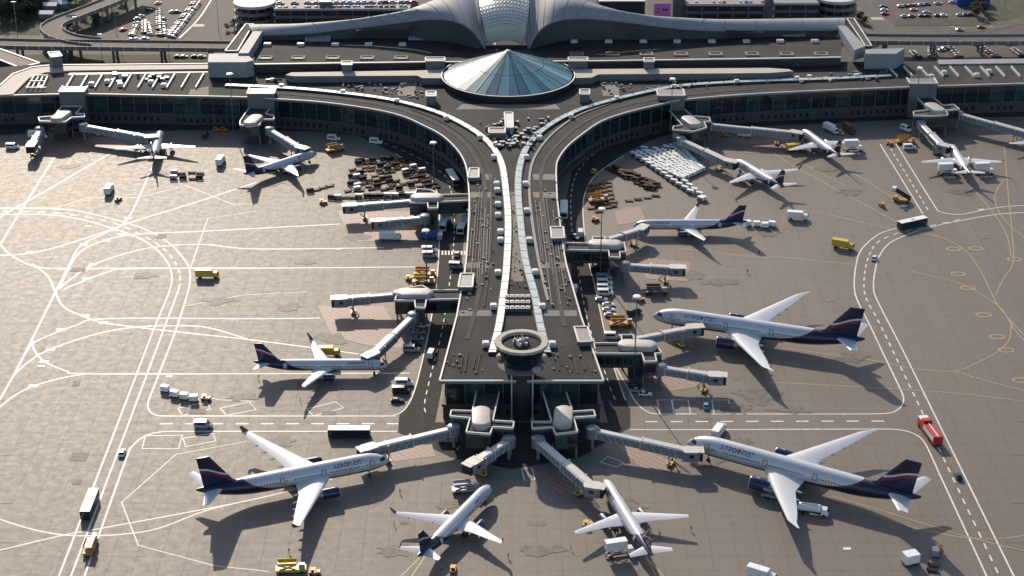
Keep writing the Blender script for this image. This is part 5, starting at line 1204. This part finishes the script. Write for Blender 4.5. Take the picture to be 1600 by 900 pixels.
M['plum']=mat('plum_print',(.16,.02,.13),.6,var=.1)
m=MB(); m.cyl((2.0,-.16,13.2),(2.0,-.2,13.2),.45,n=10); m.box(1.1,2.9,-.2,-.16,11.0,11.5); obj('emblem',m,M['plum'],bn); m=MB(); m.cyl((4.8,-.16,12.6),(4.8,-.2,12.6),.6,n=10); m.cyl((6.4,-.16,12.6),(6.4,-.2,12.6),.7,n=10); m.box(4.8,6.4,-.2,-.16,12.45,12.7); obj('side_emblem',m,M['plum'],bn)
# white sheds and trees at upper left
for x,y,l in ((74,28,'white shed roof beside the looping ramp'),(97,12,'tall white shed above the looping ramp'),(80,15,'small white shed among the upper left trees'),(2,18,'white shed at the upper left corner')):
    p=G(x,y); r=tag(empty('shed',p),l,'shed'); m=MB(); m.box(-3.5,3.5,-3,3,0,3); obj('wall',m,M['wall_mid'],r); m=MB(); m.loft([[(-3.8,-3.3,3),(3.8,-3.3,3),(3.8,0,4.2),(-3.8,0,4.2)],[(-3.8,3.3,3),(3.8,3.3,3),(3.8,.01,4.21),(-3.8,.01,4.21)]]); obj('roof',m,M['white'],r)
CR=[]
for v in range(3):
    m=MB()
    cl=[(random.uniform(-2.2,2.2),random.uniform(-2.2,2.2),random.uniform(3.,8.2),random.uniform(1.1,2.)) for _ in range(13)]
    for cx,cy,cz_,cr_ in cl:
        for _ in range(120):
            d=Vector((random.gauss(0,1),random.gauss(0,1),random.gauss(0,1))).normalized()*cr_*random.uniform(.5,1.05); c=Vector((cx,cy,cz_))+d
            e1=Vector((random.gauss(0,1),random.gauss(0,1),random.gauss(0,1))).normalized()*.28; e2=e1.orthogonal().normalized()*.22; m.add([c-e1,c+e2,c+e1,c-e2],[(0,1,2,3)])
    t_=MB(); t_.cyl((0,0,0),(.1,0,4.5),.28,.14,n=7)
    for k in range(5): a_=k*1.26; t_.cyl((.05,0,2.5+k*.3),(1.5*math.cos(a_),1.5*math.sin(a_),5.2+k*.4),.11,.04,n=5)
    CR.append((m.mesh('crown',M['leaf' if v else 'leaf2']),t_.mesh('trunk',M['bark'])))
ODN=('first','second','third','fourth','fifth','sixth','seventh','eighth','ninth','tenth','eleventh','twelfth','thirteenth','fourteenth','fifteenth','sixteenth','seventeenth','eighteenth','nineteenth','twentieth','twenty-first','twenty-second','twenty-third','twenty-fourth','twenty-fifth','twenty-sixth','twenty-seventh','twenty-eighth','twenty-ninth','thirtieth')
for where,tl_,k_ in (('in the upper left clump',[(-10,30),(8,24),(22,30),(34,20),(46,27),(14,10),(30,6),(50,10),(60,3),(70,8),(108,10),(118,3),(5,2),(40,0),(-4,15),(2,34),(15,20),(26,14),(38,32),(44,15),(54,20),(64,14),(20,-2),(88,2),(100,-3),(52,-4),(72,-4),(10,34),(30,35),(130,-4)],1.1),('inside the looping ramp',[(118,38),(130,28),(146,32),(160,24),(175,16),(152,42),(110,48),(190,6)],.8),('by the right ramp tower',[(1343,33),(1332,28),(1350,38)],.6),('beside the blue shed at upper right',[(1520,22),(1530,14),(1526,27),(1536,22)],.7),('beside the left ramp tower',[(355,48),(366,46)],.5)):
    for i,(x,y) in enumerate(sorted(tl_)):
        p=G(x,y); s=random.uniform(.8,1.2)*k_; r=tag(empty('tree',p,random.uniform(0,6.28)),'green leafy tree, %s from the left %s'%(ODN[i],where),'tree','landside trees'); r.scale=(s*1.2,s*1.2,s)
        c,t_=CR[i%3]; obj('trunk',t_,None,r); obj('crown',c,None,r)
sheet('grass_verge',[(-90,40),(62,42),(110,18),(160,-10),(-90,-14)],'grass')
# ---------------------------------------------------------------- light masts
def mast(x,y,h,label):
    r=tag(empty('light_mast',G(x,y)),label,'light mast','tall apron light masts'); m=MB(); m.cyl((0,0,0),(0,0,h),.28,.14,n=8); m.box(-.5,.5,-.5,.5,0,.4); obj('pole',m,M['steel'],r)
    m=MB(); m.lathe([(.2,h-.1),(1.2,h+.1),(1.3,h+.5),(.3,h+.6)],n=12); hd=obj('lamp_ring',m,M['white'],r,True)
    for k in range(4): t=k*1.57+.4; m=MB(); m.box(1.2*math.cos(t)-.3,1.2*math.cos(t)+.3,1.2*math.sin(t)-.3,1.2*math.sin(t)+.3,h-.35,h+.12); obj('floodlight',m,M['silver'],hd)
for x,y,h,l in ((365,206,27,'tall light mast in front of the left wing facade'),(678,287,18,'light mast beside the left cart park'),(667,447,22,'light mast left of the pier by the orange loaders'),(938,432,27,'light mast right of the pier by the upper gate house'),(991,592,30,'light mast right of the pier by the lower gate house'),(1047,222,29,'light mast by the right wing near the white carts'),(1429,193,26,'light mast at the far right stair tower'),(69,181,14,'short light mast at the far left wing')): mast(x,y,h,l)
for i,(x,y,h) in enumerate(((28,62,20),(182,52,26),(120,62,12),(265,95,16),(160,96,14),(1452,40,14),(1483,84,14),(1544,84,14),(1570,14,16),(1460,22,18),(342,52,22))):
    r=tag(empty('street_lamp',G(x,y)),'%s street lamp %s'%(('slim','tall','short')[i%3],['left of the looping ramp','above the upper left lot','at the ramp junction','in front of the left viaduct, right one','in front of the left viaduct, left one','on the verge below the upper right lot','under the right viaduct, left one','under the right viaduct, right one','on the grass at upper right','inside the upper right lot','beside the left ramp tower'][i]),'street lamp','landside street lamps'); m=MB(); m.cyl((0,0,0),(0,0,h),.16,.09,n=6); obj('pole',m,M['silver'],r); m=MB(); m.box(-1.1,1.1,-.2,.2,h,h+.2); obj('lamp_head',m,M['white'],r)
# ---------------------------------------------------------------- people on the apron
def person_mesh(vest):
    J=[((0,0,.95),.15),((0,0,1.2),.16),((0,0,1.42),.17),((0,0,1.52),.06),((0,.01,1.60),.085),((0,.01,1.72),.09),((.19,0,1.40),.06),((.25,.03,1.13),.048),((.24,.12,.90),.04),((-.19,0,1.40),.06),((-.25,-.02,1.13),.048),((-.24,.02,.88),.04),((.1,0,.88),.095),((.11,.1,.48),.068),((.11,.02,.08),.05),((.11,.16,.04),.045),((-.1,0,.88),.095),((-.11,-.04,.48),.068),((-.11,-.16,.08),.05),((-.11,-.02,.04),.045)]
    E=[(0,1),(1,2),(2,3),(3,4),(4,5),(2,6),(6,7),(7,8),(2,9),(9,10),(10,11),(0,12),(12,13),(13,14),(14,15),(0,16),(16,17),(17,18),(18,19)]
    me=bpy.data.meshes.new('p'); me.from_pydata([j[0] for j in J],E,[]); o=bpy.data.objects.new('p',me); COL.objects.link(o)
    o.modifiers.new('s','SKIN'); 
    for v,j in zip(me.skin_vertices[0].data,J): v.radius=(j[1],j[1])
    me.skin_vertices[0].data[0].use_root=True
    o.modifiers.new('d','SUBSURF').levels=1
    dg=bpy.context.evaluated_depsgraph_get(); r=bpy.data.meshes.new_from_object(o.evaluated_get(dg)); bpy.data.objects.remove(o)
    r.materials.clear(); [r.materials.append(k) for k in (M['cloth'],vest,M['skin'])]
    for p in r.polygons: z=p.center.z; p.material_index=2 if z>1.5 else (1 if .95<z else 0); p.use_smooth=True
    return r
PM=[person_mesh(M['vest']),person_mesh(M['cloth']),person_mesh(M['yellow'])]
for i,(x,y,l) in enumerate(((1186,397,'on the right apron below the airliner tail'),(1168,427,'walking right of the empty upper right jet bridge'),(404,592,'under the tail of the narrow left airliner'),(469,627,'between the painted bays left of the pier'),(1031,838,'behind the right wing of the bottom right of centre airliner'),(1080,829,'right of the bottom right of centre airliner wing tip'),(892,858,'left of the white catering truck'),(616,821,'below the left wing tip of the bottom left airliner'),(625,771,'near the shadow of the wide airliner nose'),(452,864,'below the wide airliner wing shadow'),(794,872,'right of the bottom left of centre airliner'),(690,892,'beside the small orange tug at the bottom edge'))):
    tag(obj('person',PM[1 if i in (0,1,4) else (0 if i%2 else 2)],None,loc=G(x,y),rz=random.uniform(0,6.28)),'person in %s standing %s'%('dark clothes' if i in (0,1,4) else 'an orange vest' if i%2 else 'a yellow vest',l),'person','ground crew on the apron')
